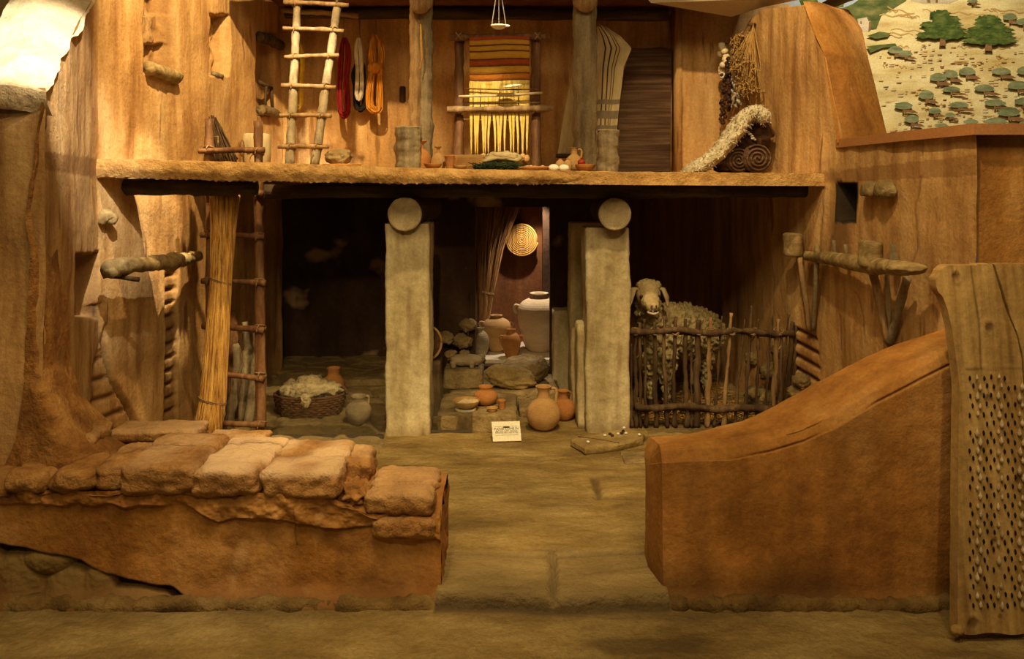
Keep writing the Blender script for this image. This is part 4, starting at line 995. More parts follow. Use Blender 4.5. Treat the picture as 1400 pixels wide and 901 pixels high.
# poles behind the ladder
for i, (x0, y0, x1, y1, Y, r, m, lab) in enumerate([(335, 440, 330, 560, 5.5, .03, 'wood_grey', 'crooked pale branch leaning behind the courtyard ladder'), (318, 425, 322, 560, 5.6, .038, 'wood_red', 'thick brown branch leaning behind the reed bundle'),
        (350, 455, 338, 565, 5.42, .034, 'wood_grey', 'split grey log upright behind the ladder rungs'), (341, 478, 345, 560, 5.65, .04, 'wood', 'short stout log at the back of the branch pile'), (322, 470, 312, 575, 5.35, .028, 'wood_grey', 'thin forked branch lowest in the pile behind the ladder')]):
    b = MB(); a, c = P(x1, y1, Y), P(x0, y0, Y+.12); a.z = .01; mid = (a+c)/2+Vector((.02*(-1)**i, 0, 0)); b.tube([a, a.lerp(mid, .5), mid, mid.lerp(c, .5)+Vector((.012, 0, 0)), c], [r, r*1.1, r*.95, r, r*.6], 10, rough=.014, seed=i, sub=4)
    if i in (0, 4): b.tube([mid, mid+Vector((.05*(-1)**i, 0, .14))], [r*.6, r*.3], 8, rough=.006, sub=3)
    tag(b.build('firewood_branch', M[m], loc=a), lab, 'branch')

# ------------------------------------------------------------------ glass barrier
def glass(label, px0, px1, Y, ytop):
    z1 = EYE-(ytop-HY)/F*Y; x0, x1 = XP(px0, Y), XP(px1, Y); h = thing('glass_barrier', label, 'glass barrier', ((x0+x1)/2, Y, .01))
    b = MB(); b.box((x0, Y, .02), (x1, Y+.006, z1)); b.build('pane', M['glass'], parent=h, smooth=False)
    b = MB(); b.box((x0, Y-.01, .004), (x1, Y+.016, .02)); b.build('rail', M['metal'], parent=h, smooth=False)
glass('low clear glass pane across the left room before the basket', 364, 525, 5.20, 505)
glass('low clear glass pane beside the left pillar at the bench', 589, 646, 5.31, 507)

# ------------------------------------------------------------------ sign card
h = thing('notice_card', 'small white notice card propped on the courtyard floor', 'sign', P(692, 604, 5.16))
p = [P(674, 606, 5.12), P(713, 604, 5.12), P(711, 576, 5.19), P(672, 577.5, 5.19)]
p[0].z = .004; p[1].z = .009; p[3].z += .004; p[2] = p[1]+(p[3]-p[0])
b = MB(); n = (p[1]-p[0]).cross(p[3]-p[0]).normalized(); bk = [q-n*.006 for q in p]
b.add(p+bk, [[0, 1, 2, 3], [7, 6, 5, 4], [0, 4, 5, 1], [1, 5, 6, 2], [2, 6, 7, 3], [3, 7, 4, 0]]); b.build('card', M['white'], parent=h, smooth=False)
cb = sum(bk, Vector())/4
b = MB(); b.add([cb+Vector((-.02, 0, .03)), cb+Vector((.02, 0, .03)), Vector((cb.x+.02, cb.y+.07, .004)), Vector((cb.x-.02, cb.y+.07, .004)), cb+Vector((-.02, .004, .03)), cb+Vector((.02, .004, .03)), Vector((cb.x+.02, cb.y+.076, .004)), Vector((cb.x-.02, cb.y+.076, .004))], [[0, 1, 2, 3], [7, 6, 5, 4], [0, 3, 7, 4], [1, 5, 6, 2]]); b.build('prop', M['black'], parent=h, smooth=False)
ex = (p[1]-p[0]); ey = (p[3]-p[0]); W_ = ex.length; exn = ex.normalized(); eyn = n.cross(exn).normalized(); rotm = Matrix((exn, eyn, n)).transposed().to_4x4()
def text(t, u, v, size, parent):
    cu = bpy.data.curves.new('lettering', 'FONT'); cu.body = t; cu.size = size; cu.align_x = 'CENTER'; cu.align_y = 'CENTER'; cu.extrude = .0003
    o = bpy.data.objects.new('lettering', cu); C.objects.link(o); bpy.context.view_layer.update()
    me = bpy.data.meshes.new_from_object(o.evaluated_get(bpy.context.evaluated_depsgraph_get())); C.objects.unlink(o); bpy.data.objects.remove(o)
    me.materials.clear(); me.materials.append(M['ink']); me.transform(Matrix.Translation(p[0]+ex*u+ey*v+n*.001-parent.location) @ rotm)
    o = bpy.data.objects.new('lettering', me); C.objects.link(o); o.parent = parent
text('PLEASE COME IN', .5, .62, W_*.115, h); text('BUT DO NOT TOUCH', .5, .50, W_*.075, h); text('REPLICAS ARE DISPLAYED', .5, .42, W_*.07, h)
for v in (.74, .30):
    b = MB(); a = p[0]+ex*.1+ey*v+n*.001; c = p[0]+ex*.9+ey*v+n*.001; e = ey.normalized()*.0008; b.add([a-e, c-e, c+e, a+e], [[0, 1, 2, 3]]); b.build('rule_line', M['ink'], parent=h, smooth=False)

# ------------------------------------------------------------------ game board slab
TG = .045; Yg = 5.0; h = thing('game_board_slab', 'cracked flat stone slab at the foot of the right pillar', 'stone slab', (XP(830, Yg), Yg, 0))
tp = [(780, 600), (800, 612), (845, 607), (879, 599), (881, 593), (862, 585), (835, 588), (812, 595)]
top = [Vector((XP(px, (EYE-TG)*F/(py-HY)), (EYE-TG)*F/(py-HY), TG)) for px, py in tp]
b = MB(); n = len(top); cen = sum(top, Vector())/n
rings = []
for (k, z) in ((0.0, TG), (.5, TG+.001), (.96, TG-.001), (1.0, TG-.01), (1.01, .010), (.97, .0)):
    rings.append([cen+(t-cen)*k+Vector((0, 0, z-TG)) for a in range(n) for j in range(4) for t in [top[a].lerp(top[(a+1) % n], j/4)]])
for r_ in rings: b.v += [q+Vector((N(q, 20), N(q, 20, 3), 0))*.008 for q in r_]
for i in range(len(rings)-1):
    for k in range(4*n): b.f.append([i*4*n+k, (i+1)*4*n+k, (i+1)*4*n+(k+1) % (4*n), i*4*n+(k+1) % (4*n)]); b.m.append(0)
o = b.build('slab_body', M['flag'], parent=h, auto=35)
b = MB(); b.tube([P(790, 597, (EYE-TG)*F/(597-HY)), P(820, 601, (EYE-TG)*F/351), P(847, 606, (EYE-TG)*F/356)], .003, 5, sub=3); b.build('crack', M['hole'], parent=h)
for (px, py, m, lab) in [(804, 605, 'egg', 'white pebble alone on the left end of the game slab'), (827, 596, 'egg', 'white pebble left of the dark pebble pair'), (834, 594, 'fig', 'dark pebble, left one of the middle pair'), (837, 596, 'fig', 'dark pebble, right one of the middle pair'), (845, 594, 'egg', 'white pebble between the two dark groups'),
        (850, 593, 'black', 'black pebble in the right cluster on the slab'), (852, 590, 'black', 'farthest black pebble in the right cluster'), (856, 593, 'egg', 'white pebble right of the black cluster'), (853, 585.5, 'egg', 'white pebble at the back corner of the slab'), (874, 595, 'egg', 'white pebble at the right end of the slab')]:
    Yq = (EYE-TG-.004)*F/(py-HY); q = Vector((XP(px, Yq), Yq, TG+.008)); b = MB(); b.blob(q, (.011, .010, .008), 2, .2, 6, px); tag(b.build('game_pebble', M[m], loc=q-Vector((0, 0, .007))), lab, 'pebble', 'pebbles on the game slab')
stonebox('flat_paving_stone', 'rough paving stone under the right edge of the game slab', 'stone', (.66, 4.72, -.02), (.86, 4.92, .012), .01, 3, 'stone')

# ------------------------------------------------------------------ things on the loft, left part
h = thing('dried_herb_sheaf', 'dark conical sheaf of dried herbs leaning behind the ladder tops', 'herb sheaf', P(303, 222, 5.62)); h.location.z = lz(303, 5.62)
b = MB(); rnd = random.Random(4); zb = h.location.z; top = P(291, 160, 5.66)
for i in range(260):
    a = rnd.uniform(0, 6.28); r = .115*math.sqrt(rnd.random()); p = Vector((XP(304, 5.62)+math.cos(a)*r, 5.62+math.sin(a)*r*.5, zb+rnd.uniform(0, .05)))
    q = top+Vector((rnd.gauss(0, .012), rnd.gauss(0, .01), rnd.uniform(-.03, .02))); k = rnd.uniform(.55, 1)
    b.tube([p, p.lerp(q, .5*k)+Vector((rnd.gauss(0, .004),)*3), p.lerp(q, k)], .0045, 4)
o = b.build('stems', M['wood_dark'], parent=h); o['kind'] = 'stuff'
b = MB(); c = P(295, 187, 5.64); b.tube([c+Vector((math.cos(a)*.045, math.sin(a)*.03, 0)) for a in [6.283*k/16 for k in range(17)]], .004, 5); b.tube([c+Vector((.03, -.035, 0)), Vector((c.x+.035, c.y-.06, zb))], .004, 5); b.build('tie', M['rope'], parent=h)
Y = 5.72; h = thing('stone_basin', 'pale rounded mortar tub standing behind the right ladder pole', 'mortar', (XP(351, Y), Y, lz(351, Y)))
b = MB(); H = EYE-(183-HY)/F*Y-lz(351, Y); r = 19/F*Y; b.lathe(h.location, [(0, 0), (r*.85, 0), (r*.96, H*.1), (r, H*.4), (r, H*.75), (r*.95, H*.94), (r*.85, H), (r*.7, H*.98), (r*.6, H*.7), (0, H*.6)], 28, rough=.006); b.build('tub', M['linen'], parent=h)
b = MB(); b.blob(P(331, 203, 5.6), (.018, .02, .06), 3, .1, 6, 2); tag(b.build('wall_peg_stone', M['wood_red'], loc=P(331, 212, 5.6)), 'dark oval slot-like peg just left of the pale mortar tub', 'peg')
Y = 5.40; c = P(335, 214, Y); h = thing('small_stool', 'tiny orange clay lamp stand with open loop between the ladder tops', 'stand', Vector((c.x, c.y, lz(335, 5.52))))
h.location.y = 5.53; b = MB(); zb = h.location.z; X = c.x
b.tube([Vector((X-.028, 5.53, zb)), Vector((X-.012, 5.53, zb+.05)), Vector((X+.006, 5.53, zb+.075)), Vector((X+.03, 5.53, zb+.065)), Vector((X+.034, 5.53, zb+.035)), Vector((X+.026, 5.53, zb+.004))], .010, 8, sub=3); b.build('loop', M['clay'], parent=h)
b = MB(); b.tube([Vector((X-.03, 5.53, zb+.078)), Vector((X+.01, 5.53, zb+.08))], .012, 8); b.build('arm', M['clay'], parent=h)
# left wall fixtures
def wallthing_x(px, off=0): Y = wall_Y(LW, px); return Y
def sill(label, px0, px1, y0a, y0b, th, m, name='wooden_sill', out=.05):
    Ya, Yb = wall_Y(LW, px0), wall_Y(LW, px1); a = P(px0, y0a, Ya-.02)+Vector((out*.2, 0, 0)); c = P(px1, y0b, Yb-.02)+Vector((out*.2, 0, 0)); b = MB()
    b.tube([a, a.lerp(c, .5)+Vector((.01, 0, .004)), c], th, 10, rough=.012, sub=8, seed=px0); return tag(b.build(name, M[m], loc=a), label, 'sill')
sill('rounded wooden sill under the leftmost upper niche', 200, 240, 93, 107, .045, 'wood_h')
sill('dark wooden lintel above the narrow ladder-like niche', 352, 381, 50, 62, .045, 'wood_dark', 'wooden_lintel')
sill('pale stone sill below the narrow ladder-like niche', 354, 376, 150, 156, .04, 'stone', 'stone_sill')
b = MB(); Ya = wall_Y(LW, 354)
b.tube([P(354, 112, Ya), P(371, 121, Ya+.25)], .018, 8); b.tube([P(364, 118, Ya+.1), P(362, 148, Ya+.1)], .012, 8); b.tube([P(371, 120, Ya+.25), P(373, 152, Ya+.25)], .014, 8)
tag(b.build('niche_lattice', M['wood_dark'], loc=P(362, 140, Ya+.1)), 'small stick lattice inside the narrow niche by the upper ladder', 'lattice')
b = MB(); a = P(291, 100, wall_Y(LW, 291)+.02)
b.tube([a, P(303, 105, wall_Y(LW, 303))], .022, 8, rough=.008, sub=4); tag(b.build('niche_stick', M['wood_grey'], loc=a), 'short stick lying in the rough square niche', 'stick')
# log under the loft, left
a, c = P(147, 368, 4.45), P(238, 358, 5.0); b = MB(); b.tube([a, a.lerp(c, .5)+Vector((0, 0, .008)), c, P(272, 350, 5.5)], [.052, .046, .048, .03], 14, rough=.02, sub=8)
h = thing('wall_log', 'thick grey log fixed along the left wall under the loft', 'log', a); b.build('trunk', M['wood_h'], parent=h)
b = MB(); b.tube([P(150, 377, 4.5), P(190, 382, 4.62)], .014, 8, rough=.006, sub=3); b.build('lower_branch', M['wood_dark'], parent=h)
h = thing('wall_hook', 'pale curved wooden hook high on the left wall under the loft', 'hook', P(143, 300, 4.66)); b = MB(); b.tube([P(137, 305, 4.62), P(144, 292, 4.62), P(155, 296, 4.65), P(152, 306, 4.64)], [.03, .035, .03, .022], 10, rough=.01, sub=4); b.build('hook', M['wood_h'], parent=h)

# ------------------------------------------------------------------ plate and clump by ladder
Y = 5.6; zl = lz(468, Y)
h = thing('low_tray', 'thin round tray under the grey stone on the loft', 'tray', (XP(468, Y), Y, zl)); b = MB(); b.lathe(h.location, [(0, .0), (.11, 0), (.135, .02), (.13, .022), (.10, .01), (0, .008)], 28); b.build('disc', M['clay_red'], parent=h)
b = MB(); b.blob((XP(463, Y), Y, zl+.068), (.095, .06, .058), 4, .25, 8, 3); tag(b.build('flat_bread_stone', M['stone'], loc=(XP(463, Y), Y, zl+.012)), 'rough grey mound on the thin tray beside the upper ladder', 'stone')
# pots in front of the loom
Yf = 5.25
pot('red_flask', 'slim orange-red flask partly behind the thick left stump', 'flask', 577, 5.75, lz(577, 5.75), 26, 192, 'clay_red', 'bottle')
pot('tan_flask', 'tan narrow-necked flask with pale flared mouth on the loft', 'flask', 599, 5.5, lz(599, 5.5), 20, 200, 'clay', 'bottle')
pot('low_bowl', 'low orange bowl in front of the tan flask', 'bowl', 592, 5.32, lz(592, 5.32), 24, 224, 'clay_red', 'bowl')
pot('open_jug', 'small red-brown jug with a side handle before the long trough', 'jug', 615, 5.42, lz(615, 5.42), 15, 213, 'clay_red', 'cup', [(10, .25, .85, .3)], hr=.005)
pot('low_bowl', 'flat pale saucer right of the small red-brown jug', 'bowl', 629, 5.30, lz(629, 5.30), 20, 226, 'clay', 'bowl')
# trough
Y = 5.75; zl = lz(655, Y); h = thing('dough_trough', 'long pale wooden dough trough in front of the loom', 'trough', (XP(655, Y), Y, zl)); b = MB()
def trough(u, v):
    a = 2*math.pi*u; pr = [(.0, .0), (.72, 0), (.86, .3), (.97, .8), (1, 1), (.94, 1.0), (.85, .6), (.7, .2), (0, .12)]; i = min(8, int(round(v*8))); r, z = pr[i]
    return Vector((h.location.x+math.cos(a)*r*.28, Y+math.sin(a)*r*.11, zl+z*.115))
b.grid(trough, 40, 8, closed_u=True); b.build('trough_body', M['clay'], parent=h)
# cloth bundle and green herbs
Y = 5.32; zl = lz(684, Y); b = MB(); b.blob((XP(688, Y), Y+.04, zl+.075), (.125, .07, .05), 4, .35, 10, 4)
for k in range(5): b.tube([(XP(660+k*5, Y), Y-.03, zl+.06+.012*k), (XP(680, Y), Y-.05, zl+.085+.006*k), (XP(708, Y), Y-.02, zl+.07+.008*k)], .014, 7, sub=5, rough=.008, seed=k)
tag(b.build('cloth_bundle', M['linen'], loc=(XP(688, Y), Y, zl)), 'crumpled grey-white cloth bundle lying on green herbs before the loom', 'cloth bundle')
h = thing('green_herb_bunch', 'dark green herb bunch under the crumpled cloth bundle', 'herb bunch', (XP(680, Y), Y-.06, zl)); b = MB(); rnd = random.Random(8)
for i in range(320):
    x = rnd.uniform(-.15, .13); y = rnd.uniform(-.05, .02); p = Vector((XP(680, Y)+x, Y-.05+y, zl+rnd.uniform(0, .03))); d = Vector((rnd.uniform(-.06, .06), rnd.uniform(-.03, .02), rnd.uniform(0, .035)))
    b.tube([p, p+d*.5+Vector((0, 0, .006)), p+d], .0028, 3)
o = b.build('leaves', M['green'], parent=h); o['kind'] = 'stuff'
# tray with figs / spindle whorls
Y = 5.42; zl = lz(722, Y); h = thing('oval_tray', 'long shallow red clay tray right of the herb bunch', 'tray', (XP(722, Y), Y, zl)); b = MB()
b.lathe(h.location, [(0, 0), (.10, 0), (.155, .028), (.15, .034), (.10, .012), (0, .01)], 30, squash=.6); b.build('dish', M['clay_red'], parent=h)
rnd = random.Random(3)
for i in range(14):
    b = MB(); x = rnd.uniform(-.03, .13); q = Vector((XP(722, Y)+x, Y+rnd.uniform(-.03, .04), zl+.022+rnd.uniform(0, .012))); b.blob(q, (.014, .010, .008), 2, .15, 6, i); tag(b.build('almond', M['garlic' if i % 3 else 'clay'], loc=q), 'pale almond in the heap on the long red clay tray', 'almond', 'almonds on the red clay tray')
for px, lab in ((757, 'left white egg on the loft edge'), (771, 'right white egg on the loft edge, nearer the small jug')):
    b = MB(); Y = 5.22; b.blob((XP(px, Y), Y, lz(px, Y)+.022), (.034, .026, .024), 3, 0, 6, 1); tag(b.build('egg', M['egg'], loc=(XP(px, Y), Y, lz(px, Y))), lab, 'egg')
pot('little_pot', 'small tan pot directly behind the two white eggs', 'pot', 766, 5.36, lz(766, 5.36), 13, 217, 'clay', 'jar')
pot('little_pot', 'small tan pot with handle against the round-handled jug', 'pot', 776, 5.40, lz(776, 5.40), 12, 217, 'clay', 'jar', [(0, .5, .8, .4)], hr=.004)
pot('handled_jug', 'orange jug with round handle at the foot of the right post', 'jug', 785, 5.52, lz(785, 5.52), 24, 202, 'clay', 'jug', [(0, .58, .92, .12)], hr=.007)
pot('shallow_dish', 'shallow tan dish holding a pomegranate by the right post', 'dish', 800, 5.40, lz(800, 5.40), 28, 225, 'clay_red', 'bowl')
h = thing('pomegranate', 'single red pomegranate in the shallow tan dish', 'pomegranate', P(795, 226, 5.40)); b = MB(); c = P(795, 222.5, 5.42); b.blob(c, .026, 3, .04, 6, 1); b.build('fruit', M['pom'], parent=h); b = MB(); b.tube([c+Vector((0, 0, .024)), c+Vector((0, 0, .034))], [.006, .009], 8); b.build('crown', M['pom'], parent=h)
# hanging lamp
h = thing('hanging_oil_lamp', 'small pale clay oil lamp hung on cords above the loom', 'oil lamp', P(682, 38, 5.6)); Y = 5.6; c = P(682, 37, Y)
b = MB(); b.lathe(c+Vector((0, 0, -.012)), [(0, 0), (.03, 0), (.052, .016), (.058, .024), (.05, .024), (.03, .012), (0, .01)], 22); b.blob(c+Vector((.058, -.01, .006)), (.022, .014, .010), 2); b.build('dish', M['egg'], parent=h)
for dx, dy in ((-.05, 0), (.0, .05), (.05, -.01)):
    b = MB(); b.tube([c+Vector((dx, dy, .01)), c+Vector((dx*.45, dy*.5, .19)), c+Vector((dx*.1, 0, .30)), c+Vector((0, 0, .62))], .0035, 5); b.build('cord', M['silver'], parent=h)

# ------------------------------------------------------------------ hanging cloths on the right
def drape(name, label, cat, L_, R_, Y0, m, th=.008, wav=.012, n=60, mats=None, stripes=None, fold=3.0, seed=1, ybulge=0):
    """L_, R_: lists of (py, px) for the left and right edges"""
    y0 = L_[0][0]; y1 = L_[-1][0]; b = MB(); mats = mats or [m]
    def fn(u, v):
        py = lerp(y0, y1, v); l = interp(L_, py); r = interp(R_, py); q = P(lerp(l, r, u), py, Y0)
        q.y += wav*math.sin(u*6.28*fold+seed+1.2*v)+.010*N(q, 6, seed)-ybulge*v; return q
    nu, nv = n, 90; b.grid(fn, nu, nv)
    if stripes:
        for j in range(nv):
            for i in range(nu):
                u = (i+.5)/nu; v = (j+.5)/nv; k = stripes(u, v)
                if k: b.m[j*nu+i] = k
    o = b.build(name, [M[x] for x in mats], loc=P((L_[-1][1]+R_[-1][1])/2, y1, Y0)); md = o.modifiers.new('s', 'SOLIDIFY'); md.thickness = th
    return tag(o, label, cat)
# brown rug
def rugst(u, v): return 0
drape('brown_rug', 'dark brown striped rug hanging on the back wall right of the stump', 'rug', [(66, 862), (90, 856), (150, 846), (236, 842)], [(66, 903), (67, 918), (236, 916)], 6.90, 'rug', fold=.6, wav=.015, seed=2)
def lst(u, v):
    if .50 < v < .53 or .58 < v < .63 or .68 < v < .71: return 2
    for a in (.28, .42, .56, .66):
        if abs(u-a) < .016: return 1
    return 0
drape('striped_cloth', 'beige cloth with dark vertical stripes draped beside the right post', 'cloth', [(36, 815), (236, 812)], [(36, 828), (50, 850), (66, 864), (92, 853), (150, 846), (236, 838)], 6.55, 'linen', mats=['linen', 'linen_dark', 'linen_grey'], stripes=lst, fold=1.3, wav=.02, n=70)
pc = drape('plain_cloth', 'plain beige cloth hanging left of the right post, hem rolled', 'cloth', [(-6, 794), (60, 789), (90, 784), (125, 777), (160, 770), (212, 762)], [(-6, 806), (212, 800)], 6.35, 'linen', fold=.6, wav=.02, seed=4)
b = MB(); b.tube([P(761, 213, 6.33), P(783, 213, 6.30)], .032, 14, rough=.004, sub=6, flat=.55); b.build('rolled_hem', M['linen_dark'], parent=pc)

# ------------------------------------------------------------------ garlic, figs, fish, dried flowers at right
def wallR(px, py, off=.05): Y = wall_Y(RW, px); return P(px, py, Y-off)+Vector((-off*.4, 0, 0))
b = MB(); b.tube([wallR(996, 60), wallR(1012, 58, .06), wallR(1024, 50), wallR(1034, 35)], .006, 6, sub=3); 
tag(b.build('drying_line', M['rope'], loc=wallR(996, 60)), 'sagging cord on the right wall from which the strings hang', 'cord')
def stringof(name, part, label, cat, px0, y0, px1, y1, n, size, m, seed, spread=4):
    h = thing(name, label, cat, wallR(px0, y0)); rnd = random.Random(seed)
    b = MB(); b.tube([wallR(px0, y0-6), wallR((px0+px1)/2, (y0+y1)/2), wallR(px1, y1)], .004, 5); b.build('string', M['rope'], parent=h)
    for i in range(n):
        t = i/(n-1); q = wallR(lerp(px0, px1, t)+rnd.uniform(-spread, spread), lerp(y0, y1, t), .07+rnd.uniform(0, .03)); b = MB()
        rx = Matrix.Rotation(rnd.uniform(-.8, .8), 3, 'Y')
        b.blob(q, (size[0], size[0], size[1]), 2, .15, 6, i, rot=rx); o = b.build(part, M[m], parent=h)
stringof('garlic_string', 'garlic_bulb', 'string of white garlic bulbs, leftmost on the right wall', 'garlic string', 996, 62, 994, 104, 12, (.030, .027), 'garlic', 1, 4)
stringof('fig_string', 'dried_fig', 'long string of dark dried figs below the garlic', 'fig string', 997, 100, 993, 168, 26, (.018, .017), 'fig', 2, 4)
stringof('fig_string', 'dried_fig', 'second string of dark figs close right of the first', 'fig string', 1003, 80, 1001, 150, 22, (.018, .017), 'fig', 3, 3)
stringof('fish_string', 'dried_fish', 'string of small silvery dried fish on the right wall', 'fish string', 1013, 80, 1012, 144, 34, (.012, .036), 'silver', 4, 5)
def drybunch(label, px0, y0, px1, y1, spread, n, seed, m='herb'):
    h = thing('dried_flower_bunch', label, 'dried bunch', wallR(px0, y0)); b = MB(); rnd = random.Random(seed); t = wallR(px0, y0, .06)
    for i in range(n):
        e = wallR(px1+rnd.gauss(0, spread), y1+rnd.uniform(-34, 18), .08+rnd.uniform(0, .09)); mid = t.lerp(e, .5)+Vector((rnd.gauss(0, .01), 0, rnd.gauss(0, .01)))
        b.tube([t, mid, e], .0035, 4)
        for k in range(4):
            d = Vector((rnd.gauss(0, .02), rnd.gauss(0, .015), rnd.gauss(-.01, .02))); b.tube([e, e+d], .0035, 4)
    o = b.build('stems', M[m], parent=h); o['kind'] = 'stuff'
drybunch('bushy dried flower bunch hanging highest on the right wall', 1034, 32, 1030, 112, 8, 75, 1)
drybunch('smaller dried herb bunch between the fish and the big bunch', 1022, 52, 1017, 78, 5, 50, 2)
b = MB(); b.tube([wallR(1032, 34, 0), wallR(1033, 33, .12)], .014, 8, rough=.004); tag(b.build('wooden_peg', M['wood_dark'], loc=wallR(1032, 34, 0)), 'short wooden peg holding the big dried bunch', 'peg')

# ------------------------------------------------------------------ sheepskin and rolled blankets
Y = 5.75; zl = lz(1010, Y)
b = MB(); sk = []
path = [(944, 233, 5.56), (962, 223, 5.56), (980, 210, 5.56), (996, 192, 5.56), (1008, 174, 5.56), (1020, 157, 5.58), (1034, 152, 5.58), (1045, 160, 5.56)]
for k in range(len(path)-1):
    for j in range(5):
        t = j/5; px = lerp(path[k][0], path[k+1][0], t); py = lerp(path[k][1], path[k+1][1], t); Yq = lerp(path[k][2], path[k+1][2], t); sk.append(P(px, py, Yq))
def skin(u, v):
    i = v*(len(sk)-1); a = int(min(i, len(sk)-2)); c = sk[a].lerp(sk[a+1], i-a); w1 = .062*math.sin(math.pi*min(1, v*.9+.08))**.6+.02
    an = 2*math.pi*u; q = c+Vector((math.cos(an)*w1*.75, math.sin(an)*w1*1.6+.02, math.sin(an+.6)*.02-math.cos(an)*-.0))
    d = (q-c).normalized() if (q-c).length else Vector((0, 0, 1)); return q+d*(.022*N(q, 30, 1)+.02*N(q, 13, 2))+Vector((0, 0, .03*math.cos(an)*0))
b.grid(skin, 40, 80, closed_u=True)
for k in range(len(sk)):
    b.blob(sk[k]+Vector((.0, -.01, -.005)), (.055, .055, .05), 3, .25, 14, k)
rnd = random.Random(2)
src = list(b.v)
for i in range(2600):
    p = src[rnd.randrange(len(src))]; d = Vector((rnd.gauss(-.3, .6), rnd.gauss(-.8, .5), rnd.gauss(.15, .6))).normalized()*.028
    s_ = d.orthogonal().normalized()*.005; b.add([p-s_, p+s_, p+d+Vector((0, 0, -.01))], [[0, 1, 2]])
for v in b.v: v.z = max(v.z, zl+.004)
tag(b.build('sheepskin', M['sheepskin'], loc=(XP(990, Y), Y, zl)), 'shaggy white sheepskin draped over the pile of dark blankets', 'sheepskin')
def roll(label, px, py, Y0, Y1, r, seed, dx=0):
    c = P(px, py, Y0); h = thing('rolled_blanket', label, 'rolled blanket', Vector((c.x, (Y0+Y1)/2, c.z-r))); b = MB()
    b.tube([c+Vector((0, .004, 0)), Vector((c.x+dx, Y1, c.z))], r*.97, 28, rough=.006, seed=seed, sub=6); b.build('roll', M['blanket'], parent=h)
    b = MB(); pts = []
    for k in range(90):
        a = k/90*6.28*3.4; rr = r*(.06+.92*k/90); pts.append(c+Vector((math.cos(a)*rr, -.004, math.sin(a)*rr)))
    b.tube(pts, r*.07, 6); b.build('spiral_edge', M['rug'], parent=h)
zl = lz(1035, 5.5)
def rr_(px, Y, r): return HY+(EYE-(zl+r))*F/Y
roll('rolled dark blanket with visible spiral end, right of the pile', 1036, rr_(1036, 5.50, .098)-1, 5.50, 5.85, .098, 1)
roll('smaller dark blanket roll left of the spiral one', 1010, rr_(1010, 5.55, .085)-1, 5.55, 5.85, .085, 3)
b = MB(); b.blob((XP(993, 5.68), 5.68, zl+.08), (.11, .11, .085), 4, .22, 8, 5, rot=Matrix.Rotation(.25, 3, 'Y'))
for v in b.v: v.z = max(v.z, zl+.003)
tag(b.build('folded_blanket', M['blanket'], loc=(XP(988, 5.62), 5.62, zl)), 'dark folded blanket lying lowest at the left of the pile', 'blanket')
b = MB(); b.blob(P(1022, 200, 5.74), (.13, .10, .11), 4, .22, 8, 8, rot=Matrix.Rotation(-.2, 3, 'Y')); tag(b.build('folded_blanket', M['rug'], loc=P(1028, 215, 5.7)), 'brown striped blanket folded in the middle of the pile', 'blanket')
b = MB(); b.blob(P(1037, 180, 5.70), (.095, .085, .125), 4, .25, 8, 12, rot=Matrix.Rotation(-.25, 3, 'Y')); tag(b.build('folded_blanket', M['blanket'], loc=P(1036, 190, 5.7)), 'topmost dark blanket under the curl of the sheepskin', 'blanket')
h = thing('bead_cord', 'cord of pale beads lying across the topmost dark blanket', 'bead cord', P(1022, 180, 5.55)); rnd = random.Random(6)
for i in range(16):
    t = i/15; q = P(lerp(1017, 1032, t)+rnd.uniform(-1, 1), lerp(173, 192, t)+rnd.uniform(-2, 2), 5.56); b = MB(); b.blob(q, .0085, 2); b.build('bead', M['silver'], parent=h)
# ------------------------------------------------------------------ right wall things
def mushroom(label, px, py, rx, rz, seed):
    Y = wall_Y(RW, px); c = P(px, py, Y-.03); b = MB(); b.blob(c, (.08, rx, rz), 4, .12, 6, seed, flatz=-rz*.45); tag(b.build('wall_stone', M['stone'], loc=c-Vector((0, 0, rz*.45))), label, 'stone')
def quad_rock(label, px, py, w_, h_, seed):
    Y = wall_Y(RW, px)-.06; c = P(px, py, Y); b = MB(); b.blob(c, (w_/2/F*Y, .09, h_/F*Y*.68), 4, .10, 6, seed, flatz=-h_/F*Y*.36); tag(b.build('wall_stone', M['stone'], loc=c-Vector((0, 0, .04))), label, 'stone')
quad_rock('rounded stone set in the right wall, left of a pair', 1191, 261, 25, 20, 2)
quad_rock('rounded stone set in the right wall, right of a pair', 1210, 261, 26, 22, 5)
# yoke log on the wall
YA, YB = wall_Y(RW, 1103)-.10, wall_Y(RW, 1262)-.12
h = thing('wall_yoke', 'long pale wooden yoke mounted on the right wall below the niche', 'yoke', P(1180, 365, (YA+YB)/2))
a, c = P(1103, 350, YA), P(1240, 367, YB-.02); b = MB(); b.tube([a, a.lerp(c, .3)+Vector((0, 0, .004)), a.lerp(c, .7)+Vector((0, 0, -.012)), c], [.030, .040, .044, .036], 14, rough=.007, sub=10); b.build('beam', M['wood_h'], parent=h)
b = MB(); b.blob(P(1240, 367, YB-.04), (.085, .085, .030), 4, .12, 6, 3); b.build('knob_end', M['wood_h'], parent=h)
for k, (x0, y0, x1, y1, r) in enumerate([(1117, 356, 1112, 452, .016), (1194, 372, 1216, 470, .023), (1240, 380, 1216, 472, .022), (1093, 352, 1107, 452, .018), (1213, 378, 1218, 466, .011)]):
    Y0 = wall_Y(RW, x0)-.14; Y1 = wall_Y(RW, x1)-.05; b = MB(); b.tube([P(x0, y0, Y0), P((x0+x1)/2, (y0+y1)/2, (Y0+Y1)/2), P(x1, y1, Y1)], [r, r*.95, r*.85], 9, rough=.005, sub=6, seed=k); b.build('yoke_stick', M['wood_grey' if k % 2 == 0 else 'wood'], parent=h)
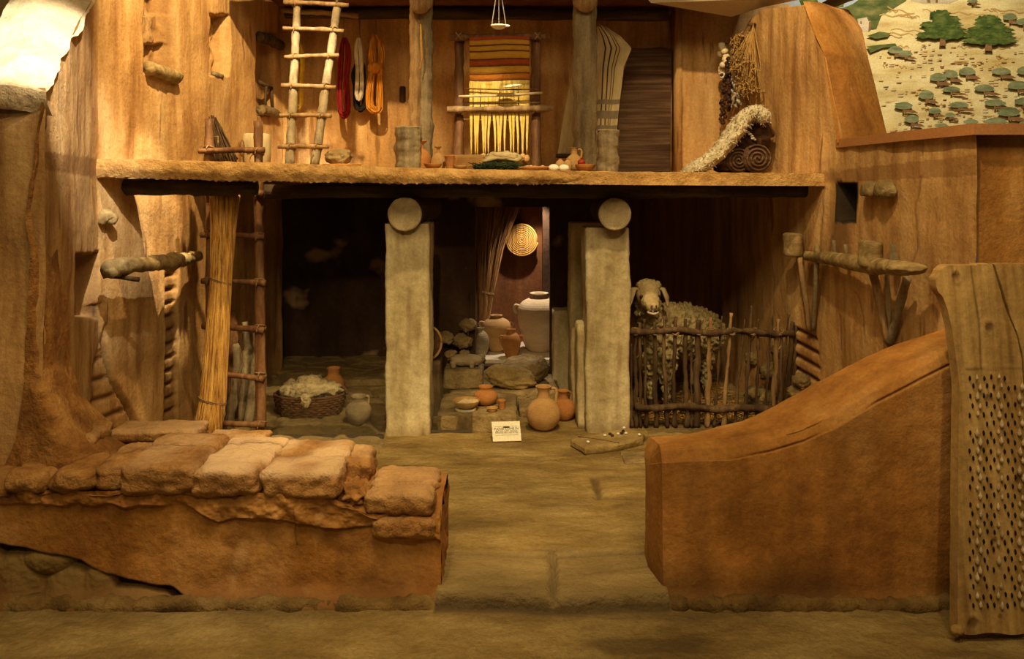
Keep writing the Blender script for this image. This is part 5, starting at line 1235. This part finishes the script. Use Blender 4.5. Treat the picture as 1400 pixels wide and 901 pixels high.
for k, (x, y, hh) in enumerate([(1142, 350, 22), (1158, 352, 18)]):
    Y = wall_Y(RW, x)-.12; b = MB(); b.tube([P(x, y, Y), P(x-2, y-hh, Y)], [.013, .010], 8, rough=.004, sub=3); b.build('peg', M['wood_grey'], parent=h)
b = MB(); Y = wall_Y(RW, 1117)-.14; b.tube([P(1117, 350, Y), P(1117, 343, Y), P(1117, 338, Y), P(1116, 331, Y)], [.012, .022, .018, .002], 8); b.build('carved_finial', M['wood_h'], parent=h)
def shovel(label, px0, px1, y0, y1, off, seed):
    Y0 = wall_Y(RW, (px0+px1)/2)-off; h = thing('wooden_shovel', label, 'shovel', P((px0+px1)/2, y1, Y0)); b = MB()
    a, c = P(px0, y1+1, Y0), P(px1, y0, Y0); b.box((a.x, Y0, a.z), (c.x, Y0+.055, c.z), bev=.02, rough=.008, seg=14, seed=seed)
    for v in b.v: v.y += 1.6*(v.x-(a.x+c.x)/2)**2/(c.x-a.x)*1.2; v.z += .25*(v.x-a.x)*-.3
    b.build('blade', M['wood_h'], parent=h)
shovel('flat wooden shovel blade at the left end of the wall yoke', 1077, 1104, 319, 350, .20, 1)
shovel('flat brown wooden shovel blade near the right end of the wall yoke', 1184, 1216, 329, 365, .26, 5)
b = MB(); Y = wall_Y(RW, 1224)-.10; b.add([P(1216, 360, Y), P(1232, 361, Y), P(1222, 332, Y), P(1218, 334, Y), P(1216, 360, Y+.05), P(1232, 361, Y+.05), P(1222, 332, Y+.05), P(1218, 334, Y+.05)], [[0, 1, 2, 3], [7, 6, 5, 4], [0, 4, 5, 1], [1, 5, 6, 2], [2, 6, 7, 3], [3, 7, 4, 0]])
tag(b.build('wooden_wedge', M['wood_grey'], loc=P(1222, 360, Y), smooth=False), 'grey wooden wedge standing right of the brown shovel blade', 'wedge')
# rake pole in pen
h = thing('hanging_scoop', 'dim scoop with long pole hanging in the pen corner', 'scoop', P(1066, 325, 5.9)); b = MB()
b.tube([P(1066, 322, 5.95), P(1067, 400, 5.95), P(1066, 540, 5.9)], .014, 8, rough=.004, sub=6); b.build('pole', M['wood_red'], parent=h)
b = MB(); b.tube([P(1050, 328, 5.93), P(1074, 326, 5.9)], .013, 8, rough=.003, sub=4); b.build('crosspiece', M['wood_red'], parent=h)
b = MB(); b.blob(P(1062, 318, 5.93), (.075, .03, .045), 3, .1, 6, 3); b.build('scoop_blade', M['wood_red'], parent=h)

# ------------------------------------------------------------------ stick fence
YF = 5.42; h = thing('stick_fence', 'rustic dark stick fence closing the sheep pen', 'fence', P(970, 585, YF)); h.location.z = 0
for (y, r, xa, xb) in ((452, .020, 858, 1086), (556, .024, 868, 1086)):
    for k in range(2):
        b = MB(); n = 12; b.tube([P(lerp(xa, xb, i/n), y+2*math.sin(i*1.3+k)+3*k*.6+3*i/n, YF+(.02 if k else -.02)) for i in range(n+1)], r*(.8 if k else 1), 9, rough=.012, seed=k+y, sub=4); b.build('rail', M['wood_dark'], parent=h)
SX = [(868, 452, 870, 585, .014), (875, 441, 876, 590, .013), (882, 436, 883, 585, .012), (895, 440, 897, 580, .017), (908, 432, 911, 582, .014), (923, 433, 922, 580, .015), (937, 436, 939, 583, .018), (955, 438, 952, 583, .024), (971, 434, 966, 578, .017), (987, 432, 976, 580, .009), (1000, 428, 989, 580, .014), (1018, 436, 1004, 582, .008), (1028, 418, 1018, 585, .014),
      (1037, 436, 1033, 585, .010), (1056, 431, 1043, 585, .011), (1064, 436, 1056, 585, .017), (1078, 430, 1064, 585, .010), (1083, 440, 1075, 585, .016), (1068, 452, 1068, 585, .012), (1089, 445, 1084, 570, .013), (863, 470, 864, 580, .010), (945, 460, 946, 583, .010)]
for i, (x0, y0, x1, y1, r) in enumerate(SX):
    b = MB(); a = P(x0, y0, YF); c = P(x1, y1, YF); c.z = -.0; n = 9
    b.tube([a.lerp(c, k/n)+Vector((.012*N((k*.7, i*3.1, 0)), .006*N((k, i, 5)), 0)) for k in range(n+1)], [r*(.75+.35*k/n) for k in range(n+1)], 8, rough=.008, seed=i, sub=3)
    if i % 3 == 0: q = a.lerp(c, .3); b.tube([q, q+Vector((.03, -.01, .04))], [r*.5, r*.25], 6)
    b.build('stake', M['wood' if i in (8, 10, 15) else 'wood_dark'], parent=h)
for px in (868, 895, 923, 955, 971, 1000, 1028, 1064):
    b = MB(); c = P(px, 453, YF)
    for j in range(2): b.tube([c+Vector((math.cos(a)*.028+.006*j, math.sin(a)*.035, .018*math.sin(a+j))) for a in [6.283*k/12 for k in range(13)]], .005, 5)
    b.build('lashing', M['rope'], parent=h)
# stones at the pen foot
for i, (px, py, Y, r, lab) in enumerate([(1054, 507, 5.75, .085, 'largest grey stone in the pen corner behind the fence'), (1035, 540, 5.8, .08, 'low dim stone left in the pen corner'), (1052, 550, 5.6, .09, 'low stone nearest the fence in the pen corner'), (1070, 480, 5.7, .07, 'upper stone leaning on the brick patch'), (1095, 520, 5.2, .055, 'grey stone at the foot of the exposed brick patch'), (1086, 535, 5.25, .05, 'small tan stone just above the sweeping wall top'), (1030, 490, 6.1, .06, 'small far stone in the dim pen corner')]):
    rock(lab, px, py, Y, r, r*.7, r*.8, i+20, 'stone')
h = thing('pen_straw', 'loose dark straw covering the floor of the sheep pen', 'straw', (1.3, 5.9, .0)); h['kind'] = 'stuff'; b = MB(); rnd = random.Random(9)
for i in range(1300):
    x, y = rnd.uniform(.88, 1.70), rnd.uniform(5.50, 6.8); a = rnd.uniform(0, 6.28); L_ = rnd.uniform(.03, .09); p = Vector((x, y, rnd.uniform(.012, .035))); d = Vector((math.cos(a)*L_, math.sin(a)*L_, rnd.uniform(-.01, .02))); b.tube([p-d/2, p+d/2], .0028, 3)
o = b.build('straw_litter', M['straw'], parent=h); o['kind'] = 'stuff'

# ------------------------------------------------------------------ sheep
YS = 5.95
def sp(px, py, Y=YS): return P(px, py, Y)
h = thing('sheep', 'woolly sheep standing in the pen, head turned over the stick fence', 'sheep', (XP(925, YS), YS, .01))
b = MB()
# torso chain from chest (left, nearer) to rump (right, farther)
tor = [(898, 455, 5.80, .155, .20), (915, 452, 5.90, .18, .215), (935, 452, 6.0, .19, .215), (953, 455, 6.10, .185, .20), (966, 456, 6.18, .15, .18)]
for px, py, Y, r, rz in tor: b.blob(sp(px, py, Y), (r, r*.95, rz), 4)
for px, py, Y, r in ((890, 436, 5.72, .125), (886, 420, 5.66, .11)): b.blob(sp(px, py, Y), (r*.95, r, r*1.1), 3)
for px, Y, r in ((890, 5.78, .055), (912, 5.74, .058), (950, 6.22, .055), (966, 6.10, .058)):
    t = sp(px, 480, Y); gz = .012
    b.tube([t, Vector((t.x+.005, t.y, .32)), Vector((t.x-.008, t.y+.01, .20)), Vector((t.x, t.y, .07))], [r*1.5, r*1.15, r*.75, r*.62], 12, sub=4)
b.tube([sp(972, 448, 6.25), sp(977, 462, 6.27), sp(978, 480, 6.27)], [.05, .045, .025], 10, sub=3)
o = b.build('body', M['fleece'], parent=h)
rm = o.modifiers.new('remesh', 'REMESH'); rm.mode = 'VOXEL'; rm.voxel_size = .010; rm.use_smooth_shade = True
sm = o.modifiers.new('smooth', 'SMOOTH'); sm.factor = .8; sm.iterations = 14
tx = bpy.data.textures.new('curl', 'VORONOI'); tx.noise_scale = .036; tx.distance_metric = 'DISTANCE'; tx.noise_intensity = 1.2
dp = o.modifiers.new('curls', 'DISPLACE'); dp.texture = tx; dp.strength = -.034; dp.mid_level = .35; dp.texture_coords = 'LOCAL'
tx2 = bpy.data.textures.new('curl_fine', 'CLOUDS'); tx2.noise_scale = .022
dp2 = o.modifiers.new('curls_fine', 'DISPLACE'); dp2.texture = tx2; dp2.strength = .02; dp2.texture_coords = 'LOCAL'
# hooves
for px, Y in ((890, 5.78), (912, 5.74), (950, 6.22), (966, 6.10)):
    t = sp(px, 480, Y); b = MB(); b.tube([Vector((t.x, t.y, .10)), Vector((t.x, t.y-.005, .05)), Vector((t.x, t.y-.012, .012))], [.026, .028, .034], 10); b.build('hoof', M['fig'], parent=h)
# head, turned to the viewer
b = MB(); hd = sp(887, 406, 5.56)
b.blob(hd+Vector((0, .03, .012)), (.085, .10, .095), 4); b.blob(hd+Vector((.002, -.035, -.025)), (.066, .10, .068), 4); b.blob(hd+Vector((.006, -.10, -.045)), (.048, .055, .046), 4)
b.blob(hd+Vector((.008, -.095, -.088)), (.036, .045, .016), 3)
b.blob(hd+Vector((0, .05, .07)), (.075, .07, .05), 3)
o = b.build('head', M['skin'], parent=h); rm = o.modifiers.new('remesh', 'REMESH'); rm.mode = 'VOXEL'; rm.voxel_size = .006; rm.use_smooth_shade = True
sm = o.modifiers.new('smooth', 'SMOOTH'); sm.factor = .7; sm.iterations = 8
dp2 = o.modifiers.new('fuzz', 'DISPLACE'); dp2.texture = tx2; dp2.strength = .010; dp2.texture_coords = 'LOCAL'
b = MB()
for i in range(46):
    a = R.uniform(0, 6.28); rr = math.sqrt(R.random())*.085; b.blob(hd+Vector((math.cos(a)*rr, .045+math.sin(a)*rr*.6, .085+.03*(1-rr/.085)-.02*R.random())), R.uniform(.015, .024), 2, .2, 6, i)
b.build('forelock', M['fleece'], parent=h)
b = MB(); b.blob(hd+Vector((.008, -.150, -.040)), (.024, .014, .022), 3, .05); b.build('nose', M['pink'], parent=h)
for s in (-1, 1):
    b = MB(); b.blob(hd+Vector((.008+s*.0135, -.160, -.040)), (.0055, .006, .009), 2); b.build('nostril', M['black'], parent=h)
    b = MB(); b.blob(hd+Vector((s*.060, -.055, .010)), (.013, .011, .013), 3); b.build('eye', M['black'], parent=h)
    b = MB()
    e0 = hd+Vector((s*.075, .03, .055)); b.tube([e0, e0+Vector((s*.030, -.01, -.005)), e0+Vector((s*.050, -.02, -.06)), e0+Vector((s*.058, -.03, -.125))], [.020, .036, .036, .012], 12, sub=4, flat=.42, rough=.004); b.build('ear', M['skin'], parent=h)
b = MB(); b.blob(hd+Vector((.009, -.128, -.080)), (.030, .022, .012), 3); b.build('mouth', M['black'], parent=h)
b = MB(); b.tube([hd+Vector((.009+math.cos(a)*.033, -.112-abs(math.sin(a))*.036, -.094+.006*abs(math.cos(a)))) for a in [math.pi+math.pi*k/14 for k in range(15)]], .0085, 8); b.build('lower_lip', M['pink'], parent=h)

# ------------------------------------------------------------------ threshing sledge
h = thing('threshing_sledge', 'tall wooden threshing board studded with stones, leaning at the right', 'threshing board', (2.0, 3.02, -.06))
LE = [(362, 1290), (372, 1283), (385, 1284), (398, 1291), (420, 1297), (450, 1303), (480, 1307), (520, 1311), (600, 1311), (700, 1310), (800, 1309), (868, 1309)]
SPL = [(362, 1362), (390, 1370), (430, 1381), (460, 1392), (490, 1399), (540, 1402), (868, 1404)]
def sY(py): return lerp(3.20, 3.00, (py-362)/506)
def slpt(px, py, lift=0):
    Y = sY(py); q = P(px, py, Y); q.y -= lift; return q
def plank(lf, rf, seed, topc):
    def shell(b, off, flip):
        def fn(u, v):
            l = interp(lf, lerp(362, 868, v)) if callable(lf) is False else lf; r = interp(rf, lerp(362, 868, v))
            px = lerp(l, r, u); y0 = 362+topc(px); y1 = 866+1.5*math.sin(px*.11); py = lerp(y0, y1, v)
            q = slpt(px, py); q.y += off+.006*FB(q, 5, seed)+.0; q.y += .02*((1-v)**6)
            kn = 0
            for kx, ky, kr in ((1310, 378, 8), (1354, 448, 9), (1352, 545, 8), (1392, 655, 9), (1330, 852, 12), (1368, 843, 5), (1360, 740, 6)):
                d2 = ((px-kx)**2+(py-ky)**2*.9)/kr**2; kn = max(kn, math.exp(-d2*1.3))
            if off == 0: q.y -= .006*kn*(1 if kn < .6 else -.5)
            cr = math.exp(-((px-interp([(362, 1331), (400, 1334), (440, 1340), (500, 1342)], py))/1.2)**2)*(py < 505)
            mk = (min(1, .75*sstep(.25, .9, kn)+.8*cr+.7*math.exp(-((py-505)/1.5)**2)*(px > 1320)), 0, 0)
            return q, mk
        b.grid(fn, 60, 160, flip=flip); return fn
    b = MB(); f1 = shell(b, 0, False); f2 = shell(b, .055, True)
    n = 160
    for (uu) in (0, 1):
        def side(u, v, uu=uu):
            a, c = f1(uu, v)[0], f2(uu, v)[0]; q = a.lerp(c, u); return q, (0, 0, 0)
        b.grid(side, 4, n, flip=(uu == 1))
    b.grid(lambda u, v: (f1(u, 0)[0].lerp(f2(u, 0)[0], v), (0, 0, 0)), 60, 3); b.grid(lambda u, v: (f1(u, 1)[0].lerp(f2(u, 1)[0], v), (0, 0, 0)), 60, 3)
    return b
M['plank_m'] = mat('old_plank_knotted', [(.25, .14, .045), (.40, .25, .09), (.52, .35, .145)], (18, 3, .9), bump=.6, bscale=20, bdist=.008, var=.25, mask=[(.09, .04, .015), None, None])
b = plank(LE, [(y, x-1.5) for y, x in SPL], 2, lambda px: 10*math.exp(-((px-1286)/8)**2)+(1.5 if px < 1340 else 0)); b.build('plank', M['plank_m'], parent=h)
b = plank([(y, x+1.5) for y, x in SPL], [(362, 1530), (868, 1530)], 9, lambda px: 0); b.build('plank', M['plank_m'], parent=h)
rnd = random.Random(12); teeth = []; slots = MB()
for j in range(26):
    for i in range(8):
        px = 1325+i*9.6+(4.0 if j % 2 else 0)+rnd.uniform(-.8, .8); py = 516+j*12.4+rnd.uniform(-2, 2)
        if px > 1401: continue
        (teeth if (i+j*2+i//3) % 2 else []).append((px, py)) if rnd.random() < .9 else None
        if (i+j*2+i//3) % 2 == 0 and rnd.random() < .9:
            for pp, s in ((slpt(px+(0 if (i+j*2+i//3) % 2 == 0 else 3.5), py, .006), 1),):
                slots.blob(pp, (.0030, .008, .0115), 1)
for k in range(3):
    for px in range(1412, 1500, 11): slots.blob(slpt(px, 530+k*90, .006), (.0042, .010, .0145), 1)
slots.build('empty_slot', M['hole'], parent=h)['kind'] = 'stuff'
teeth = teeth[:100]
for k, (px, py) in enumerate(teeth):
    b = MB(); c = slpt(px, py, .010); s = rnd.uniform(.8, 1.35)
    def tf(u, v):
        a = 6.283*u; r = math.sin(math.pi*min(1, v*1.0))**.8*(.35+.75*v); return c+Vector((math.cos(a)*r*.0078*s, math.sin(a)*r*.010*s, (.5-v)*.030*s))
    b.grid(tf, 8, 7, closed_u=True); b.build('stone_tooth', M['stonetooth'], parent=h)
b = MB(); b.blob(slpt(1308, 862, .0), (.022, .02, .02), 3, .3, 8, 2); b.build('knob', M['plank_m'], parent=h)

# ------------------------------------------------------------------ painted landscape backdrop
YM = 6.9
mm = ['mural_sand', 'mural_bush', 'mural_tree', 'mural_shadow', 'mural_sky', 'mural_hill', 'mural_house', 'mural_line']
M['mural_sand'] = mat('mural_sand', [(.46, .31, .10), (.66, .53, .25), (.78, .68, .38)], (1.6, 1, 7), bump=.05, bscale=30, var=.12, vscale=2, speck=((.36, .20, .06), 1.9, .64, 1))
M['mural_bush'] = mat('mural_bush', [(.10, .115, .05), (.20, .215, .10), (.31, .32, .17)], (6, 1, 18), bump=.05, var=.15)
M['mural_tree'] = mat('mural_tree', [(.02, .04, .006), (.06, .095, .015), (.16, .19, .045)], (10, 1, 22), bump=.05, var=.15)
M['mural_shadow'] = mat('mural_brown', [(.17, .08, .03), (.26, .13, .05)], (10, 1, 22), bump=.05, var=.15)
M['mural_sky'] = mat('mural_sky', [(.28, .33, .40), (.38, .43, .50)], (3, 1, 8), bump=.0, var=.1)
M['mural_hill'] = mat('mural_hill', [(.04, .06, .015), (.10, .12, .03), (.22, .19, .07)], (7, 1, 16), bump=.05, var=.15)
M['mural_house'] = mat('mural_house', [(.42, .33, .20), (.60, .50, .34)], (4, 1, 10), bump=.05, var=.1)
M['mural_line'] = mat('mural_line', [(.42, .24, .07), (.56, .36, .14)], (4, 1, 10), bump=.05, var=.1)
b = MB(); rnd = random.Random(21); lay = [0]
def mp(px, py, z=0): q = P(px, py, YM); q.y -= z; return q
def shape(pts, m): lay[0] += 1; b.poly([mp(x, y, .0012+.00012*lay[0]) for x, y in pts], mm.index(m))
b.add([mp(1040, 260), mp(1560, 260), mp(1560, -80), mp(1040, -80), mp(1040, 260)+Vector((0, .05, 0)), mp(1560, 260)+Vector((0, .05, 0)), mp(1560, -80)+Vector((0, .05, 0)), mp(1040, -80)+Vector((0, .05, 0))], [[0, 1, 2, 3], [7, 6, 5, 4], [0, 4, 5, 1], [1, 5, 6, 2], [2, 6, 7, 3], [3, 7, 4, 0]])
shape([(1040, -80), (1260, -80), (1190, -8), (1150, 20), (1040, 60)], 'mural_sky')
shape([(1144, 14), (1165, 6), (1190, -12), (1215, -25), (1262, -30), (1238, 2), (1205, 22), (1198, 40), (1170, 44), (1150, 60), (1140, 40)], 'mural_hill')
shape([(1090, -6), (1115, -8), (1120, 8), (1096, 9)], 'mural_tree'); shape([(1138, 6), (1146, 1), (1154, 4), (1153, 10), (1139, 10)], 'mural_hill')
shape([(1172, 26), (1189, 23), (1190, 38), (1187, 43), (1176, 44)], 'mural_house'); shape([(1170, 26), (1174, 17), (1187, 15), (1192, 24), (1188, 30), (1184, 22)], 'mural_hill'); shape([(1188, 30), (1191, 29), (1190, 42), (1187, 44)], 'mural_shadow')
shape([(1176, 29), (1178, 29), (1178, 33), (1176, 33)], 'mural_shadow')
shape([(1242, -12), (1300, -12), (1310, 0), (1298, 5), (1262, 5), (1245, 1)], 'mural_house'); shape([(1267, -2), (1271, -2), (1272, 4), (1268, 4)], 'mural_shadow'); shape([(1279, -2), (1282, -2), (1282, 4), (1279, 4)], 'mural_shadow')
for i in range(34):   # terraces
    y = rnd.uniform(8, 70) if i < 20 else rnd.uniform(60, 170); x = rnd.uniform(1195, 1390); L_ = rnd.uniform(14, 46) if i < 20 else rnd.uniform(6, 20); s = rnd.uniform(-.12, .12) if y > 50 else rnd.uniform(.0, .25)
    n = 7; up = [(x+L_*k/n, y+s*L_*k/n+1.5*math.sin(k*1.7+i)) for k in range(n+1)]; shape(up+[(a, c+rnd.uniform(.8, 2.2)) for a, c in reversed(up)], 'mural_line')
for i in range(190):
    y = rnd.uniform(60, 188); x = rnd.uniform(1200, 1398); L_ = rnd.uniform(3, 9); shape([(x, y), (x+L_, y-.5), (x+L_*.8, y+1.2), (x+1, y+1)], 'mural_shadow' if i % 2 else 'mural_line')
shape([(1183, 50), (1200, 44), (1216, 46), (1212, 51), (1196, 54)], 'mural_hill'); shape([(1183, 64), (1200, 62), (1222, 60), (1224, 64), (1205, 66), (1188, 73)], 'mural_hill')
def bush(cx, cy, w_, hh, sh=True):
    if sh: shape([(cx+w_*.1, cy+hh*.45), (cx+w_*.6, cy+hh*.5), (cx+w_*.9, cy+hh*.75), (cx+w_*.5, cy+hh*.8), (cx, cy+hh*.65)], 'mural_shadow')
    n = 22; shape([(cx+math.cos(a)*w_*.52*(1+rnd.uniform(-.14, .14)), cy+(math.sin(a)*hh*.5 if math.sin(a) < 0 else math.sin(a)*hh*.22)+hh*.2) for a in [6.283*k/n for k in range(n)]], 'mural_bush')
    shape([(cx-1, cy+hh*.35), (cx+1, cy+hh*.35), (cx+1.5, cy+hh*.75), (cx-1.5, cy+hh*.75)], 'mural_shadow')
for a in [(1222, 68, 20, 14), (1236, 73, 18, 11), (1280, 105, 22, 16), (1298, 101, 18, 15), (1319, 97, 22, 15), (1366, 97, 24, 14), (1398, 96, 22, 16), (1264, 129, 19, 17), (1298, 122, 24, 11), (1343, 120, 26, 14), (1389, 116, 30, 16), (1233, 144, 22, 14), (1275, 151, 17, 12), (1308, 143, 25, 12), (1357, 140, 28, 13), (1396, 138, 24, 14), (1244, 162, 20, 15), (1296, 157, 14, 9), (1324, 166, 20, 9), (1376, 152, 28, 18), (1358, 165, 30, 13), (1284, 171, 18, 8), (1377, 23, 20, 13), (1396, 30, 20, 13), (1326, 2, 14, 8), (1402, 168, 22, 10), (1420, 60, 22, 16), (1440, 110, 26, 16)]: bush(*a)
def tree(cx, cy, w_, hh):
    shape([(cx-w_*.05, cy+hh*.3), (cx+w_*.03, cy+hh*.3), (cx+w_*.06, cy+hh*.62), (cx-w_*.07, cy+hh*.62)], 'mural_shadow')
    for k in range(5):
        t = k/4; ww = w_*(.22+.28*t)*(1+.1*math.sin(k*2+cx)); yy = cy-hh*.5+hh*.75*t; off = w_*.06*math.sin(k*3+cx)
        n = 40; shape([(cx+off+math.cos(a)*ww*(1+rnd.uniform(-.16, .12)), yy+math.sin(a)*hh*.15*(1+rnd.uniform(-.35, .3))) for a in [6.283*j/n for j in range(n)]], 'mural_tree')
        for q in range(5): x = cx+off+rnd.uniform(-.7, .7)*ww; shape([(x, yy+hh*.06), (x+rnd.uniform(4, 8), yy+hh*.03), (x+rnd.uniform(5, 9), yy+hh*.07), (x+1, yy+hh*.09)], 'mural_hill')
tree(1286, 40, 72, 38); tree(1348, 47, 84, 38)
tag(b.build('painted_backdrop', [M[x] for x in mm], loc=mp(1290, 190), smooth=False), 'painted landscape backdrop of dry hills with green trees, upper right', 'mural', kind='thing')
# museum hall enclosing walls out of view: plain
